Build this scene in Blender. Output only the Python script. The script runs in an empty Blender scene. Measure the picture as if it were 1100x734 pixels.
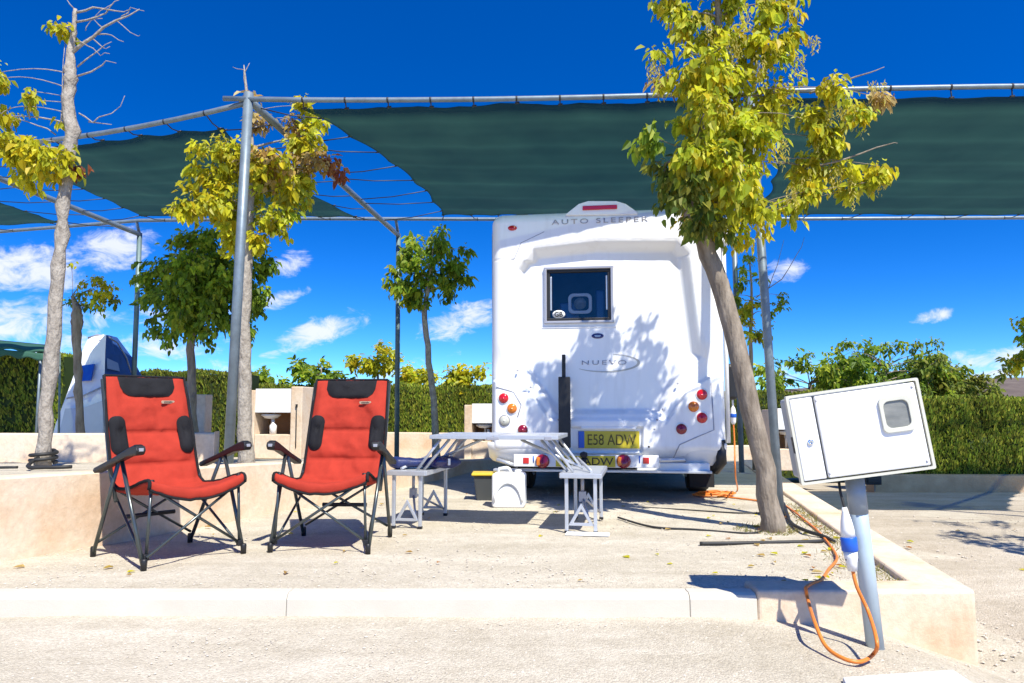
import bpy, math, random
import numpy as np
from mathutils import Vector, Matrix, noise as mnoise
random.seed(7); np.random.seed(7)
R = math.radians
SC = bpy.context.scene
COL = SC.collection

# ------------------------------------------------------------------ camera
CAM_H = 0.86
FPX = 800.0                       # focal length in photo pixels (photo 1100 wide)
PITCH = math.atan(73 / FPX)
cam = bpy.data.objects.new('camera', bpy.data.cameras.new('camera'))
COL.objects.link(cam)
cam.location = (0, 0, CAM_H)
cam.rotation_euler = (math.pi / 2 + PITCH, 0, 0)
cam.data.sensor_width = 36
cam.data.lens = 36 * FPX / 1100
cam.data.clip_start = 0.05
cam.data.clip_end = 20000
SC.camera = cam

# ------------------------------------------------------------------ light
SUN_AZ = math.atan2(0.46, -0.89)  # clockwise from +Y
SUN_EL = R(54)
SKY_STRENGTH = 0.096
sun = bpy.data.objects.new('sun', bpy.data.lights.new('sun', 'SUN'))
COL.objects.link(sun)
sun.data.energy = 5.0
sun.data.angle = R(0.53)
sun.data.color = (1.0, 0.955, 0.85)
sd = Vector((math.sin(SUN_AZ) * math.cos(SUN_EL), math.cos(SUN_AZ) * math.cos(SUN_EL), math.sin(SUN_EL)))
sun.rotation_euler = sd.to_track_quat('Z', 'Y').to_euler()
SC.view_settings.view_transform = 'Standard'
SC.view_settings.look = 'None'
SC.view_settings.gamma = 1
SC.view_settings.exposure = 0.67
SC.view_settings.use_curve_mapping = False


def ray(px, py):
    x = (px - 550) / FPX; y = (367 - py) / FPX
    return (x, math.cos(PITCH) - y * math.sin(PITCH), math.sin(PITCH) + y * math.cos(PITCH))


def PZ(px, py, z=0.0):
    d = ray(px, py); t = (z - CAM_H) / d[2]
    return Vector((d[0] * t, d[1] * t, z))


def PY(px, py, Y):
    d = ray(px, py); t = Y / d[1]
    return Vector((d[0] * t, Y, CAM_H + d[2] * t))


# world: Nishita sky with small fair-weather clouds along the horizon
W = bpy.data.worlds.new('World'); SC.world = W; W.use_nodes = True
nt = W.node_tree; nt.nodes.clear()
N = nt.nodes.new; L = nt.links.new


def nmath(op, a, b=None, c=None, clamp=False):
    n = N('ShaderNodeMath'); n.operation = op; n.use_clamp = clamp
    for i, v in enumerate((a, b, c)):
        if v is None: continue
        if isinstance(v, (int, float)): n.inputs[i].default_value = v
        else: L(v, n.inputs[i])
    return n.outputs[0]


sky = N('ShaderNodeTexSky'); sky.sky_type = 'NISHITA'; sky.sun_disc = False
sky.sun_elevation = SUN_EL; sky.sun_rotation = SUN_AZ
sky.altitude = 600; sky.air_density = 1.0; sky.dust_density = 0.1; sky.ozone_density = 3.0
# the clear upper air reaches well down towards the horizon here: look the sky up a little higher than the view direction
tc0 = N('ShaderNodeTexCoord'); vm = N('ShaderNodeVectorMath'); vm.operation = 'MULTIPLY_ADD'
vm.inputs[1].default_value = (1, 1, 1.6); vm.inputs[2].default_value = (0, 0, .055)
L(tc0.outputs['Generated'], vm.inputs[0]); vn = N('ShaderNodeVectorMath'); vn.operation = 'NORMALIZE'; L(vm.outputs[0], vn.inputs[0]); L(vn.outputs[0], sky.inputs['Vector'])
hs = N('ShaderNodeHueSaturation'); hs.inputs['Saturation'].default_value = 1.42; hs.inputs['Value'].default_value = 1.0
hs.inputs['Hue'].default_value = 0.504
L(sky.outputs[0], hs.inputs['Color'])
gm = N('ShaderNodeGamma'); gm.inputs[1].default_value = 1.3
L(hs.outputs[0], gm.inputs[0])
tc = N('ShaderNodeTexCoord')
sep = N('ShaderNodeSeparateXYZ'); L(tc.outputs['Generated'], sep.inputs[0])
az = nmath('ARCTAN2', sep.outputs[0], sep.outputs[1])
el = nmath('ARCSINE', sep.outputs[2])
cl = N('ShaderNodeCombineXYZ'); L(az, cl.inputs[0]); L(nmath('MULTIPLY', el, 1.8), cl.inputs[1])
nz = N('ShaderNodeTexNoise'); nz.inputs['Scale'].default_value = 24; nz.inputs['Detail'].default_value = 12; nz.inputs['Roughness'].default_value = 0.66; nz.inputs['Distortion'].default_value = .55
L(cl.outputs[0], nz.inputs['Vector'])
nz2 = N('ShaderNodeTexNoise'); nz2.inputs['Scale'].default_value = 7; nz2.inputs['Detail'].default_value = 6
L(cl.outputs[0], nz2.inputs['Vector'])
CLOUDS = [(-20, 290, 95, 34, 1), (45, 288, 70, 30, 1), (115, 270, 55, 26, .95), (20, 345, 75, 30, .95), (-60, 350, 80, 34, 1), (185, 378, 60, 14, .6), (90, 372, 90, 16, .55),
          (345, 356, 54, 17, 1), (300, 378, 22, 6, .75), (493, 346, 44, 20, 1), (300, 322, 26, 12, .8), (312, 283, 20, 15, .8), (170, 340, 70, 12, .5),
          (842, 294, 24, 15, .9), (1003, 340, 22, 9, 1), (1045, 392, 45, 12, .8), (1085, 386, 35, 16, .8), (1008, 386, 32, 8, .6), (515, 410, 42, 14, .8), (1060, 404, 70, 9, .8),
          (-160, 240, 60, 40, .9), (1230, 370, 70, 26, .9), (1330, 330, 60, 22, .8), (860, 396, 40, 10, .5), (420, 402, 50, 9, .4), (240, 398, 60, 12, .5)]
acc = None
for (cx, cy, rx, ry, amp) in CLOUDS:
    d = Vector(ray(cx, cy)).normalized()
    a0 = math.atan2(d.x, d.y); e0 = math.asin(d.z)
    sc_ = math.cos(a0)
    dax = nmath('SUBTRACT', az, a0)
    dx = nmath('DIVIDE', dax, rx / FPX * sc_ * sc_ + .002)
    dy = nmath('DIVIDE', nmath('SUBTRACT', nmath('SUBTRACT', el, e0), nmath('MULTIPLY', dax, .32 if rx < 60 and cx < 600 else .12)), ry / FPX * sc_)
    r2 = nmath('ADD', nmath('MULTIPLY', dx, dx), nmath('MULTIPLY', dy, dy))
    v = nmath('MULTIPLY', nmath('SUBTRACT', 1.0, r2), amp)
    acc = v if acc is None else nmath('MAXIMUM', acc, v)
acc = nmath('ADD', nmath('MAXIMUM', acc, -1.0), .26)
dens = nmath('ADD', acc, nmath('MULTIPLY', nmath('SUBTRACT', nz.outputs[0], 0.56), 4.3))
mr = N('ShaderNodeMapRange'); mr.interpolation_type = 'SMOOTHSTEP'
mr.inputs[1].default_value = 0.0; mr.inputs[2].default_value = 1.35; mr.inputs[3].default_value = 0; mr.inputs[4].default_value = 0.9
L(dens, mr.inputs[0])
ccol = N('ShaderNodeMix'); ccol.data_type = 'RGBA'
ccol.inputs['A'].default_value = (5.4, 5.9, 7.2, 1); ccol.inputs['B'].default_value = (7.6, 7.6, 7.8, 1)
L(nz2.outputs[0], ccol.inputs['Factor'])
mx = N('ShaderNodeMix'); mx.data_type = 'RGBA'
L(mr.outputs[0], mx.inputs['Factor']); L(gm.outputs[0], mx.inputs['A']); L(ccol.outputs['Result'], mx.inputs['B'])
bg = N('ShaderNodeBackground'); bg.inputs[1].default_value = SKY_STRENGTH
L(mx.outputs['Result'], bg.inputs[0])
wo = N('ShaderNodeOutputWorld'); L(bg.outputs[0], wo.inputs[0])


# ------------------------------------------------------------------ materials
def mat(name, color, rough=0.6, metal=0.0, var=0.0, scale=8.0, color2=None, bump=0.0, bscale=60.0, spec=0.5, coat=0.0, coords='Object',
        stretch=None, alpha=None, detail=6.0):
    m = bpy.data.materials.new(name); m.use_nodes = True
    t = m.node_tree; b = t.nodes['Principled BSDF']
    b.inputs['Roughness'].default_value = rough; b.inputs['Metallic'].default_value = metal
    b.inputs['Specular IOR Level'].default_value = spec
    if coat: b.inputs['Coat Weight'].default_value = coat
    c = tuple(color) + (1,)
    b.inputs['Base Color'].default_value = c
    tcn = t.nodes.new('ShaderNodeTexCoord'); vec = tcn.outputs[coords]
    if stretch:
        mp = t.nodes.new('ShaderNodeMapping'); mp.inputs['Scale'].default_value = stretch
        t.links.new(vec, mp.inputs[0]); vec = mp.outputs[0]
    if var > 0 or color2:
        n = t.nodes.new('ShaderNodeTexNoise'); n.inputs['Scale'].default_value = scale; n.inputs['Detail'].default_value = detail
        n.inputs['Roughness'].default_value = 0.65
        t.links.new(vec, n.inputs['Vector'])
        r = t.nodes.new('ShaderNodeValToRGB')
        r.color_ramp.elements[0].position = 0.32; r.color_ramp.elements[1].position = 0.68
        c2 = tuple(color2) + (1,) if color2 else tuple(min(1, x * (1 + var)) for x in color) + (1,)
        c1 = c if color2 else tuple(x * (1 - var) for x in color) + (1,)
        r.color_ramp.elements[0].color = c1; r.color_ramp.elements[1].color = c2
        t.links.new(n.outputs[0], r.inputs[0]); t.links.new(r.outputs[0], b.inputs['Base Color'])
    if bump > 0:
        n2 = t.nodes.new('ShaderNodeTexNoise'); n2.inputs['Scale'].default_value = bscale; n2.inputs['Detail'].default_value = 8
        t.links.new(vec, n2.inputs['Vector'])
        bp = t.nodes.new('ShaderNodeBump'); bp.inputs['Strength'].default_value = bump; bp.inputs['Distance'].default_value = 0.02
        t.links.new(n2.outputs[0], bp.inputs['Height']); t.links.new(bp.outputs[0], b.inputs['Normal'])
    return m


def ground_mat(name, base, light, dark, bumpk=0.6):
    m = bpy.data.materials.new(name); m.use_nodes = True
    t = m.node_tree; b = t.nodes['Principled BSDF']; b.inputs['Roughness'].default_value = 0.95; b.inputs['Specular IOR Level'].default_value = 0.15
    tcn = t.nodes.new('ShaderNodeTexCoord'); v = tcn.outputs['Object']

    def noi(s, d=8, rgh=.6):
        n = t.nodes.new('ShaderNodeTexNoise'); n.inputs['Scale'].default_value = s; n.inputs['Detail'].default_value = d; n.inputs['Roughness'].default_value = rgh
        t.links.new(v, n.inputs['Vector']); return n.outputs[0]

    def ramp(f, p0, p1, c0, c1):
        r = t.nodes.new('ShaderNodeValToRGB'); r.color_ramp.elements[0].position = p0; r.color_ramp.elements[1].position = p1
        r.color_ramp.elements[0].color = tuple(c0) + (1,); r.color_ramp.elements[1].color = tuple(c1) + (1,)
        t.links.new(f, r.inputs[0]); return r.outputs[0]

    def mixc(f, a, bb, mode='MIX'):
        x = t.nodes.new('ShaderNodeMix'); x.data_type = 'RGBA'; x.blend_type = mode
        if isinstance(f, float): x.inputs['Factor'].default_value = f
        else: t.links.new(f, x.inputs['Factor'])
        for s, k in ((a, 'A'), (bb, 'B')):
            t.links.new(s, x.inputs[k])
        return x.outputs['Result']
    big = ramp(noi(0.9, 6), .35, .68, base, light)
    mid = ramp(noi(9, 8, .7), .3, .72, (.86, .84, .8), (1.08, 1.08, 1.07))
    c = mixc(1.0, big, mid, 'MULTIPLY')
    mp = t.nodes.new('ShaderNodeMapping'); mp.inputs['Scale'].default_value = (.35, 2.2, 1); mp.inputs['Rotation'].default_value = (0, 0, .12); t.links.new(v, mp.inputs[0])
    ns = t.nodes.new('ShaderNodeTexNoise'); ns.inputs['Scale'].default_value = 1.6; ns.inputs['Detail'].default_value = 7; ns.inputs['Roughness'].default_value = .6; t.links.new(mp.outputs[0], ns.inputs['Vector'])
    c = mixc(1.0, c, ramp(ns.outputs[0], .36, .62, (.86, .85, .825), (1.03, 1.03, 1.03)), 'MULTIPLY')
    vo = t.nodes.new('ShaderNodeTexVoronoi'); vo.inputs['Scale'].default_value = 120; t.links.new(v, vo.inputs['Vector'])
    vcol = ramp(vo.outputs['Color'], .05, .95, (.72, .7, .67), (1.15, 1.14, 1.12))
    c = mixc(.75, c, mixc(1.0, c, vcol, 'MULTIPLY'))
    spots = ramp(noi(55, 4, .8), .64, .72, (0, 0, 0), (1, 1, 1))
    dk = t.nodes.new('ShaderNodeRGB'); dk.outputs[0].default_value = tuple(dark) + (1,)
    fm = t.nodes.new('ShaderNodeMath'); fm.operation = 'MULTIPLY'; fm.inputs[1].default_value = .55; t.links.new(spots, fm.inputs[0])
    c = mixc(fm.outputs[0], c, dk.outputs[0])
    t.links.new(c, b.inputs['Base Color'])
    add = t.nodes.new('ShaderNodeMath'); add.operation = 'ADD'
    t.links.new(noi(45, 8, .7), add.inputs[0])
    m2 = t.nodes.new('ShaderNodeMath'); m2.operation = 'MULTIPLY'; m2.inputs[1].default_value = -.7; t.links.new(vo.outputs['Distance'], m2.inputs[0])
    t.links.new(m2.outputs[0], add.inputs[1])
    bp = t.nodes.new('ShaderNodeBump'); bp.inputs['Strength'].default_value = bumpk; bp.inputs['Distance'].default_value = .012
    t.links.new(add.outputs[0], bp.inputs['Height']); t.links.new(bp.outputs[0], b.inputs['Normal'])
    return m


def leaf_mat(name, trans=0.55, rough=0.45):
    m = bpy.data.materials.new(name); m.use_nodes = True
    t = m.node_tree; b = t.nodes['Principled BSDF']; out = t.nodes['Material Output']
    at = t.nodes.new('ShaderNodeAttribute'); at.attribute_name = 'Col'
    b.inputs['Roughness'].default_value = rough; b.inputs['Specular IOR Level'].default_value = 0.3
    t.links.new(at.outputs['Color'], b.inputs['Base Color'])
    tr = t.nodes.new('ShaderNodeBsdfTranslucent'); t.links.new(at.outputs['Color'], tr.inputs['Color'])
    ms = t.nodes.new('ShaderNodeMixShader'); ms.inputs[0].default_value = trans
    t.links.new(b.outputs[0], ms.inputs[1]); t.links.new(tr.outputs[0], ms.inputs[2]); t.links.new(ms.outputs[0], out.inputs[0])
    return m


M = {}
M['gravel'] = ground_mat('pale_gravel', (.53, .485, .395), (.61, .565, .475), (.27, .235, .185))
M['road'] = ground_mat('road_gravel', (.51, .465, .38), (.585, .54, .455), (.26, .23, .185), .55)
M['pitchr'] = ground_mat('dirt_gravel', (.50, .44, .355), (.60, .54, .45), (.2, .17, .13), .8)
M['hill'] = mat('hill_scrub', (.11, .085, .075), .95, color2=(.17, .14, .115), scale=.02, spec=.1)
M['wall'] = None
M['trunk_pale'] = mat('pale_bark', (.22, .19, .155), .9, color2=(.42, .38, .32), scale=26, bump=.9, bscale=45, spec=.15, stretch=(1, 1, .55), detail=10)
M['trunk_dark'] = mat('brown_bark', (.15, .12, .09), .95, color2=(.32, .27, .21), scale=16, bump=.9, bscale=34, spec=.1, stretch=(1, 1, .3))
M['leaf'] = leaf_mat('leaf')
M['hedgeleaf'] = leaf_mat('hedge_leaf', .12, .7)
M['galv'] = mat('galvanised_steel', (.17, .215, .245), .45, .3, var=.18, scale=9, bump=.05, bscale=25)
M['greenpost'] = mat('weathered_green_post', (.13, .19, .19), .5, .3, var=.2, scale=6)
M['white'] = mat('white_fibreglass', (.70, .69, .66), .30, 0, color2=(.81, .81, .795), scale=5, coat=.3, spec=.45, stretch=(1.6, 1.6, .22), detail=9)
for e_, p_ in zip(M['white'].node_tree.nodes['Color Ramp'].color_ramp.elements, (.18, .48)): e_.position = p_
M['white2'] = mat('white_plastic', (.78, .78, .76), .45, 0, var=.04, scale=5)
M['grp'] = mat('aged_bumper_moulding', (.72, .715, .69), .34, 0, var=.05, scale=3, coat=.2)
M['black'] = mat('black_plastic', (.010, .010, .011), .5, 0, var=.3, scale=20, bump=.08, bscale=120)
M['rubber'] = mat('tyre_rubber', (.012, .012, .013), .85, 0, bump=.2, bscale=80)
M['chassis'] = mat('dark_chassis', (.02, .02, .022), .7, .2, var=.4, scale=8)
M['redfab'] = mat('red_canvas', (.375, .036, .020), .88, 0, var=.12, scale=7, bump=.3, bscale=500, spec=.2)
M['blackfab'] = mat('black_padding', (.011, .011, .013), .85, 0, var=.3, scale=9, bump=.3, bscale=420, spec=.25)
M['tube'] = mat('painted_chair_tube', (.085, .10, .10), .3, .65, var=.15, scale=10)
M['alu'] = mat('aluminium', (.50, .52, .55), .34, .5, var=.06, scale=12)
M['alutop'] = mat('table_laminate', (.46, .48, .50), .35, .2, var=.05, scale=6)
M['tan'] = mat('tan_label', (.55, .43, .28), .7)
M['glassred'] = mat('red_lens', (.50, .008, .012), .12, 0, coat=.6)
M['glassamber'] = mat('amber_lens', (.65, .17, .008), .12, 0, coat=.6)
M['glassclear'] = mat('clear_lens', (.50, .50, .42), .1, 0, coat=.6)
M['glassmaroon'] = mat('dark_red_lens', (.22, .006, .02), .15, 0, coat=.5)
M['chrome'] = mat('chrome', (.8, .8, .8), .12, 1.0)
M['yellow'] = mat('yellow_plate', (.50, .40, .015), .35, 0, var=.06, scale=10)
M['ink'] = mat('black_ink', (.015, .015, .018), .5)
M['oliveink'] = mat('olive_ink', (.11, .085, .012), .5)
M['greytext'] = mat('silver_lettering', (.36, .36, .39), .3, .3)
M['swoosh'] = mat('champagne_decal', (.42, .40, .35), .35, .2)
M['blue'] = mat('blue_plastic', (.012, .10, .50), .4)
M['navy'] = mat('navy_fabric', (.012, .022, .10), .5, 0, var=.35, scale=10, bump=.25, bscale=40)
M['badge'] = mat('dark_blue_badge', (.02, .02, .12), .25, 0, coat=.4)
M['orange'] = mat('orange_cable', (.72, .20, .025), .45, 0, var=.1, scale=15)
M['whitebox'] = mat('grp_cabinet_white', (.66, .655, .63), .5, 0, color2=(.77, .77, .755), scale=7, bump=.04, bscale=40, stretch=(1, 1, .4), detail=10)
for e_, p_ in zip(M['whitebox'].node_tree.nodes['Color Ramp'].color_ramp.elements, (.22, .46)): e_.position = p_
M['beige'] = mat('beige_gasket', (.58, .57, .47), .55, 0, var=.06)
M['greyside'] = mat('grey_cabinet_back', (.34, .36, .37), .5, 0, var=.1)
M['sightglass'] = mat('dusty_sight_glass', (.16, .165, .15), .3, 0, color2=(.25, .25, .225), scale=10, stretch=(1, 1, 3))
M['poleblue'] = mat('blue_grey_pole', (.40, .49, .55), .42, .1, var=.08, scale=6)
M['poledark'] = mat('grey_pole_sleeve', (.25, .29, .33), .45, .2, var=.1, scale=6)
M['slab'] = mat('white_concrete', (.68, .67, .64), .85, 0, var=.05, scale=10, bump=.3, bscale=120)
M['kerb'] = mat('pale_kerb_concrete', (.51, .47, .39), .9, 0, color2=(.575, .535, .455), scale=3, bump=.10, bscale=160, spec=.15)
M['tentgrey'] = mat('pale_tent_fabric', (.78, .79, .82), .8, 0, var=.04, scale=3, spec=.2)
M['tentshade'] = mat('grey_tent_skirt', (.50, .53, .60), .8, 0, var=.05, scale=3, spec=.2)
M['tentblue'] = mat('blue_tent_fabric', (.03, .085, .26), .75, 0, var=.15, scale=4, spec=.2)
M['tentmesh'] = mat('pale_blue_mesh', (.20, .28, .45), .7)
M['awninggreen'] = mat('green_awning', (.02, .085, .055), .8, 0, var=.15, scale=5)
M['hutback'] = mat('terracotta_render', (.42, .22, .10), .9, 0, var=.15, scale=6, bump=.3)
M['steel'] = mat('basin_steel', (.55, .55, .56), .3, .8)
M['yellowlid'] = mat('yellow_lid', (.65, .45, .02), .45)
M['greybin'] = mat('dark_grey_bin', (.05, .055, .055), .6)
M['stone'] = mat('pebble', (.42, .37, .30), .95, 0, color2=(.58, .53, .45), scale=2.5, spec=.1)
M['hose'] = mat('black_hose', (.018, .018, .017), .6, 0, var=.3)
M['interior'] = mat('van_interior', (.03, .033, .05), .8, 0, var=.4, scale=4)
M['darkroof'] = mat('far_roof', (.09, .095, .11), .8, 0, var=.2, scale=1)


def stucco(name):
    m = bpy.data.materials.new(name); m.use_nodes = True
    t = m.node_tree; b = t.nodes['Principled BSDF']; b.inputs['Roughness'].default_value = .95; b.inputs['Specular IOR Level'].default_value = .12
    tcn = t.nodes.new('ShaderNodeTexCoord'); v = tcn.outputs['Object']
    n1 = t.nodes.new('ShaderNodeTexNoise'); n1.inputs['Scale'].default_value = 2.2; n1.inputs['Detail'].default_value = 5; t.links.new(v, n1.inputs['Vector'])
    r1 = t.nodes.new('ShaderNodeValToRGB'); r1.color_ramp.elements[0].position = .42; r1.color_ramp.elements[1].position = .66
    r1.color_ramp.elements[0].color = (.70, .585, .45, 1); r1.color_ramp.elements[1].color = (.63, .455, .30, 1)
    e = r1.color_ramp.elements.new(.54); e.color = (.69, .55, .40, 1)
    t.links.new(n1.outputs[0], r1.inputs[0])
    n2 = t.nodes.new('ShaderNodeTexNoise'); n2.inputs['Scale'].default_value = 22; n2.inputs['Detail'].default_value = 8; n2.inputs['Roughness'].default_value = .7; t.links.new(v, n2.inputs['Vector'])
    r2 = t.nodes.new('ShaderNodeValToRGB'); r2.color_ramp.elements[0].position = .3; r2.color_ramp.elements[1].position = .7
    r2.color_ramp.elements[0].color = (.84, .82, .8, 1); r2.color_ramp.elements[1].color = (1.06, 1.06, 1.07, 1); t.links.new(n2.outputs[0], r2.inputs[0])
    mxn = t.nodes.new('ShaderNodeMix'); mxn.data_type = 'RGBA'; mxn.blend_type = 'MULTIPLY'; mxn.inputs['Factor'].default_value = 1
    t.links.new(r1.outputs[0], mxn.inputs['A']); t.links.new(r2.outputs[0], mxn.inputs['B'])
    t.links.new(mxn.outputs['Result'], b.inputs['Base Color'])
    bp = t.nodes.new('ShaderNodeBump'); bp.inputs['Strength'].default_value = .5; bp.inputs['Distance'].default_value = .01
    t.links.new(n2.outputs[0], bp.inputs['Height']); t.links.new(bp.outputs[0], b.inputs['Normal'])
    return m


M['wall'] = stucco('peach_render')
M['walltan_shaded'] = mat('shaded_tan_render', (.34, .25, .165), .95, 0, color2=(.46, .36, .25), scale=3, bump=.4, bscale=40, spec=.1)  # tan wall colour, darkened to stand in for net shade that falls short


def cloth_mat():
    m = bpy.data.materials.new('green_shade_net'); m.use_nodes = True
    t = m.node_tree; b = t.nodes['Principled BSDF']; out = t.nodes['Material Output']
    b.inputs['Roughness'].default_value = .85; b.inputs['Specular IOR Level'].default_value = .1
    at = t.nodes.new('ShaderNodeAttribute'); at.attribute_name = 'Col'
    n = t.nodes.new('ShaderNodeTexNoise'); n.inputs['Scale'].default_value = 1.2; n.inputs['Detail'].default_value = 6
    tcn = t.nodes.new('ShaderNodeTexCoord'); t.links.new(tcn.outputs['Object'], n.inputs['Vector'])
    r = t.nodes.new('ShaderNodeValToRGB'); r.color_ramp.elements[0].color = (.75, .75, .75, 1); r.color_ramp.elements[1].color = (1.2, 1.2, 1.2, 1)
    r.color_ramp.elements[0].position = .3; r.color_ramp.elements[1].position = .7
    t.links.new(n.outputs[0], r.inputs[0])
    mxn = t.nodes.new('ShaderNodeMix'); mxn.data_type = 'RGBA'; mxn.blend_type = 'MULTIPLY'; mxn.inputs['Factor'].default_value = 1
    t.links.new(at.outputs['Color'], mxn.inputs['A']); t.links.new(r.outputs[0], mxn.inputs['B'])
    t.links.new(mxn.outputs['Result'], b.inputs['Base Color'])
    tl = t.nodes.new('ShaderNodeBsdfTranslucent'); t.links.new(mxn.outputs['Result'], tl.inputs[0])
    tp = t.nodes.new('ShaderNodeBsdfTransparent'); tp.inputs[0].default_value = (.62, .80, .50, 1)
    m1 = t.nodes.new('ShaderNodeMixShader'); m1.inputs[0].default_value = .22
    t.links.new(b.outputs[0], m1.inputs[1]); t.links.new(tl.outputs[0], m1.inputs[2])
    m2 = t.nodes.new('ShaderNodeMixShader'); m2.inputs[0].default_value = .12
    t.links.new(m1.outputs[0], m2.inputs[1]); t.links.new(tp.outputs[0], m2.inputs[2]); t.links.new(m2.outputs[0], out.inputs[0])
    return m


M['net'] = cloth_mat()


def glass_mat():
    m = bpy.data.materials.new('tinted_window'); m.use_nodes = True
    t = m.node_tree; out = t.nodes['Material Output']; t.nodes.remove(t.nodes['Principled BSDF'])
    tp = t.nodes.new('ShaderNodeBsdfTransparent'); tp.inputs[0].default_value = (.80, .83, .88, 1)
    g = t.nodes.new('ShaderNodeBsdfGlossy'); g.inputs['Roughness'].default_value = .03
    fr = t.nodes.new('ShaderNodeFresnel'); fr.inputs[0].default_value = 1.45
    ms = t.nodes.new('ShaderNodeMixShader'); t.links.new(fr.outputs[0], ms.inputs[0])
    t.links.new(tp.outputs[0], ms.inputs[1]); t.links.new(g.outputs[0], ms.inputs[2]); t.links.new(ms.outputs[0], out.inputs[0])
    return m


M['glass'] = glass_mat()


# ------------------------------------------------------------------ builders
def tag(o, label=None, cat=None, group=None, kind=None):
    if label: o['label'] = label
    if cat: o['category'] = cat
    if group: o['group'] = group
    if kind: o['kind'] = kind
    return o


def empty(name, loc, rz=0.0, label=None, cat=None, group=None):
    o = bpy.data.objects.new(name, None); COL.objects.link(o)
    o.empty_display_size = .1
    o.location = loc; o.rotation_euler = (0, 0, rz)
    return tag(o, label, cat, group)


class MB:
    def __init__(s, off=(0, 0, 0)):
        s.v = []; s.f = []; s.sm = []; s.c = []; s.off = Vector(off)

    def add(s, vs, fs, smooth=False, col=(1, 1, 1)):
        n = len(s.v)
        s.v.extend([tuple(Vector(v) - s.off) for v in vs])
        s.f.extend([tuple(i + n for i in f) for f in fs]); s.sm.extend([smooth] * len(fs)); s.c.extend([col] * len(vs))
        return s

    def box(s, c, d, rot=None):
        c = Vector(c); h = [x / 2 for x in d]
        vs = []
        for z in (-1, 1):
            for y in (-1, 1):
                for x in (-1, 1):
                    p = Vector((x * h[0], y * h[1], z * h[2]))
                    vs.append(c + (rot @ p if rot else p))
        return s.add(vs, [(0, 2, 3, 1), (4, 5, 7, 6), (0, 1, 5, 4), (2, 6, 7, 3), (0, 4, 6, 2), (1, 3, 7, 5)])

    def prism(s, poly, z0, z1, smooth=False):
        n = len(poly)
        vs = [(p[0], p[1], z0) for p in poly] + [(p[0], p[1], z1) for p in poly]
        fs = [tuple(reversed(range(n))), tuple(range(n, 2 * n))] + [(i, (i + 1) % n, n + (i + 1) % n, n + i) for i in range(n)]
        return s.add(vs, fs, smooth)

    def extrude(s, poly3, vec):
        n = len(poly3); vec = Vector(vec)
        vs = [Vector(p) for p in poly3] + [Vector(p) + vec for p in poly3]
        fs = [tuple(reversed(range(n))), tuple(range(n, 2 * n))] + [(i, (i + 1) % n, n + (i + 1) % n, n + i) for i in range(n)]
        return s.add(vs, fs)

    def tube(s, path, rad, seg=8, cap=True):
        path = [Vector(p) for p in path]
        n = len(path)
        if not hasattr(rad, '__len__'): rad = [rad] * n
        t0 = (path[1] - path[0]).normalized()
        up = Vector((0, 0, 1)) if abs(t0.z) < .9 else Vector((1, 0, 0))
        a = t0.cross(up).normalized()
        vs = []
        for i in range(n):
            t = (path[min(i + 1, n - 1)] - path[max(i - 1, 0)]).normalized()
            a = (a - t * a.dot(t)).normalized(); b = t.cross(a)
            for k in range(seg):
                w = 2 * math.pi * k / seg
                vs.append(path[i] + (a * math.cos(w) + b * math.sin(w)) * rad[i])
        fs = [(i * seg + k, i * seg + (k + 1) % seg, (i + 1) * seg + (k + 1) % seg, (i + 1) * seg + k) for i in range(n - 1) for k in range(seg)]
        s.add(vs, fs, True)
        if cap:
            m = len(s.v) - len(vs)
            s.f.append(tuple(m + k for k in reversed(range(seg)))); s.sm.append(False)
            s.f.append(tuple(m + (n - 1) * seg + k for k in range(seg))); s.sm.append(False)
        return s

    def lathe(s, prof, c=(0, 0, 0), axis='z', seg=20, rot=None):
        c = Vector(c); vs = []; n = len(prof)
        for (r, h) in prof:
            for k in range(seg):
                w = 2 * math.pi * k / seg
                p = {'z': Vector((r * math.cos(w), r * math.sin(w), h)), 'y': Vector((r * math.cos(w), h, r * math.sin(w))), 'x': Vector((h, r * math.cos(w), r * math.sin(w)))}[axis]
                vs.append(c + (rot @ p if rot else p))
        fs = [(i * seg + k, i * seg + (k + 1) % seg, (i + 1) * seg + (k + 1) % seg, (i + 1) * seg + k) for i in range(n - 1) for k in range(seg)]
        fs += [tuple(reversed(range(seg))), tuple((n - 1) * seg + k for k in range(seg))]
        return s.add(vs, fs, True)

    def grid(s, fn, nu, nv, smooth=True, col=None):
        vs = [fn(i / nu, j / nv) for j in range(nv + 1) for i in range(nu + 1)]
        fs = [(j * (nu + 1) + i, j * (nu + 1) + i + 1, (j + 1) * (nu + 1) + i + 1, (j + 1) * (nu + 1) + i) for j in range(nv) for i in range(nu)]
        n0 = len(s.v)
        s.add(vs, fs, smooth)
        if col:
            for j in range(nv + 1):
                for i in range(nu + 1):
                    s.c[n0 + j * (nu + 1) + i] = col(i / nu, j / nv)
        return s

    def leaf(s, p, d, nrm, ln, wd, col):
        d = d.normalized(); side = d.cross(nrm)
        if side.length < 1e-4: side = d.cross(Vector((.3, .5, .8)))
        side.normalize(); up = side.cross(d)
        f = up * (wd * .28); dr = -up * (ln * .12)
        vs = [p, p + d * ln * .30 + side * wd * .5 + f, p + d * ln * .68 + side * wd * .36 + f * .7 + dr * .5, p + d * ln + dr,
              p + d * ln * .68 - side * wd * .36 + f * .7 + dr * .5, p + d * ln * .30 - side * wd * .5 + f]
        return s.add(vs, [(0, 1, 2, 3), (0, 3, 4, 5)], False, col)

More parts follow.
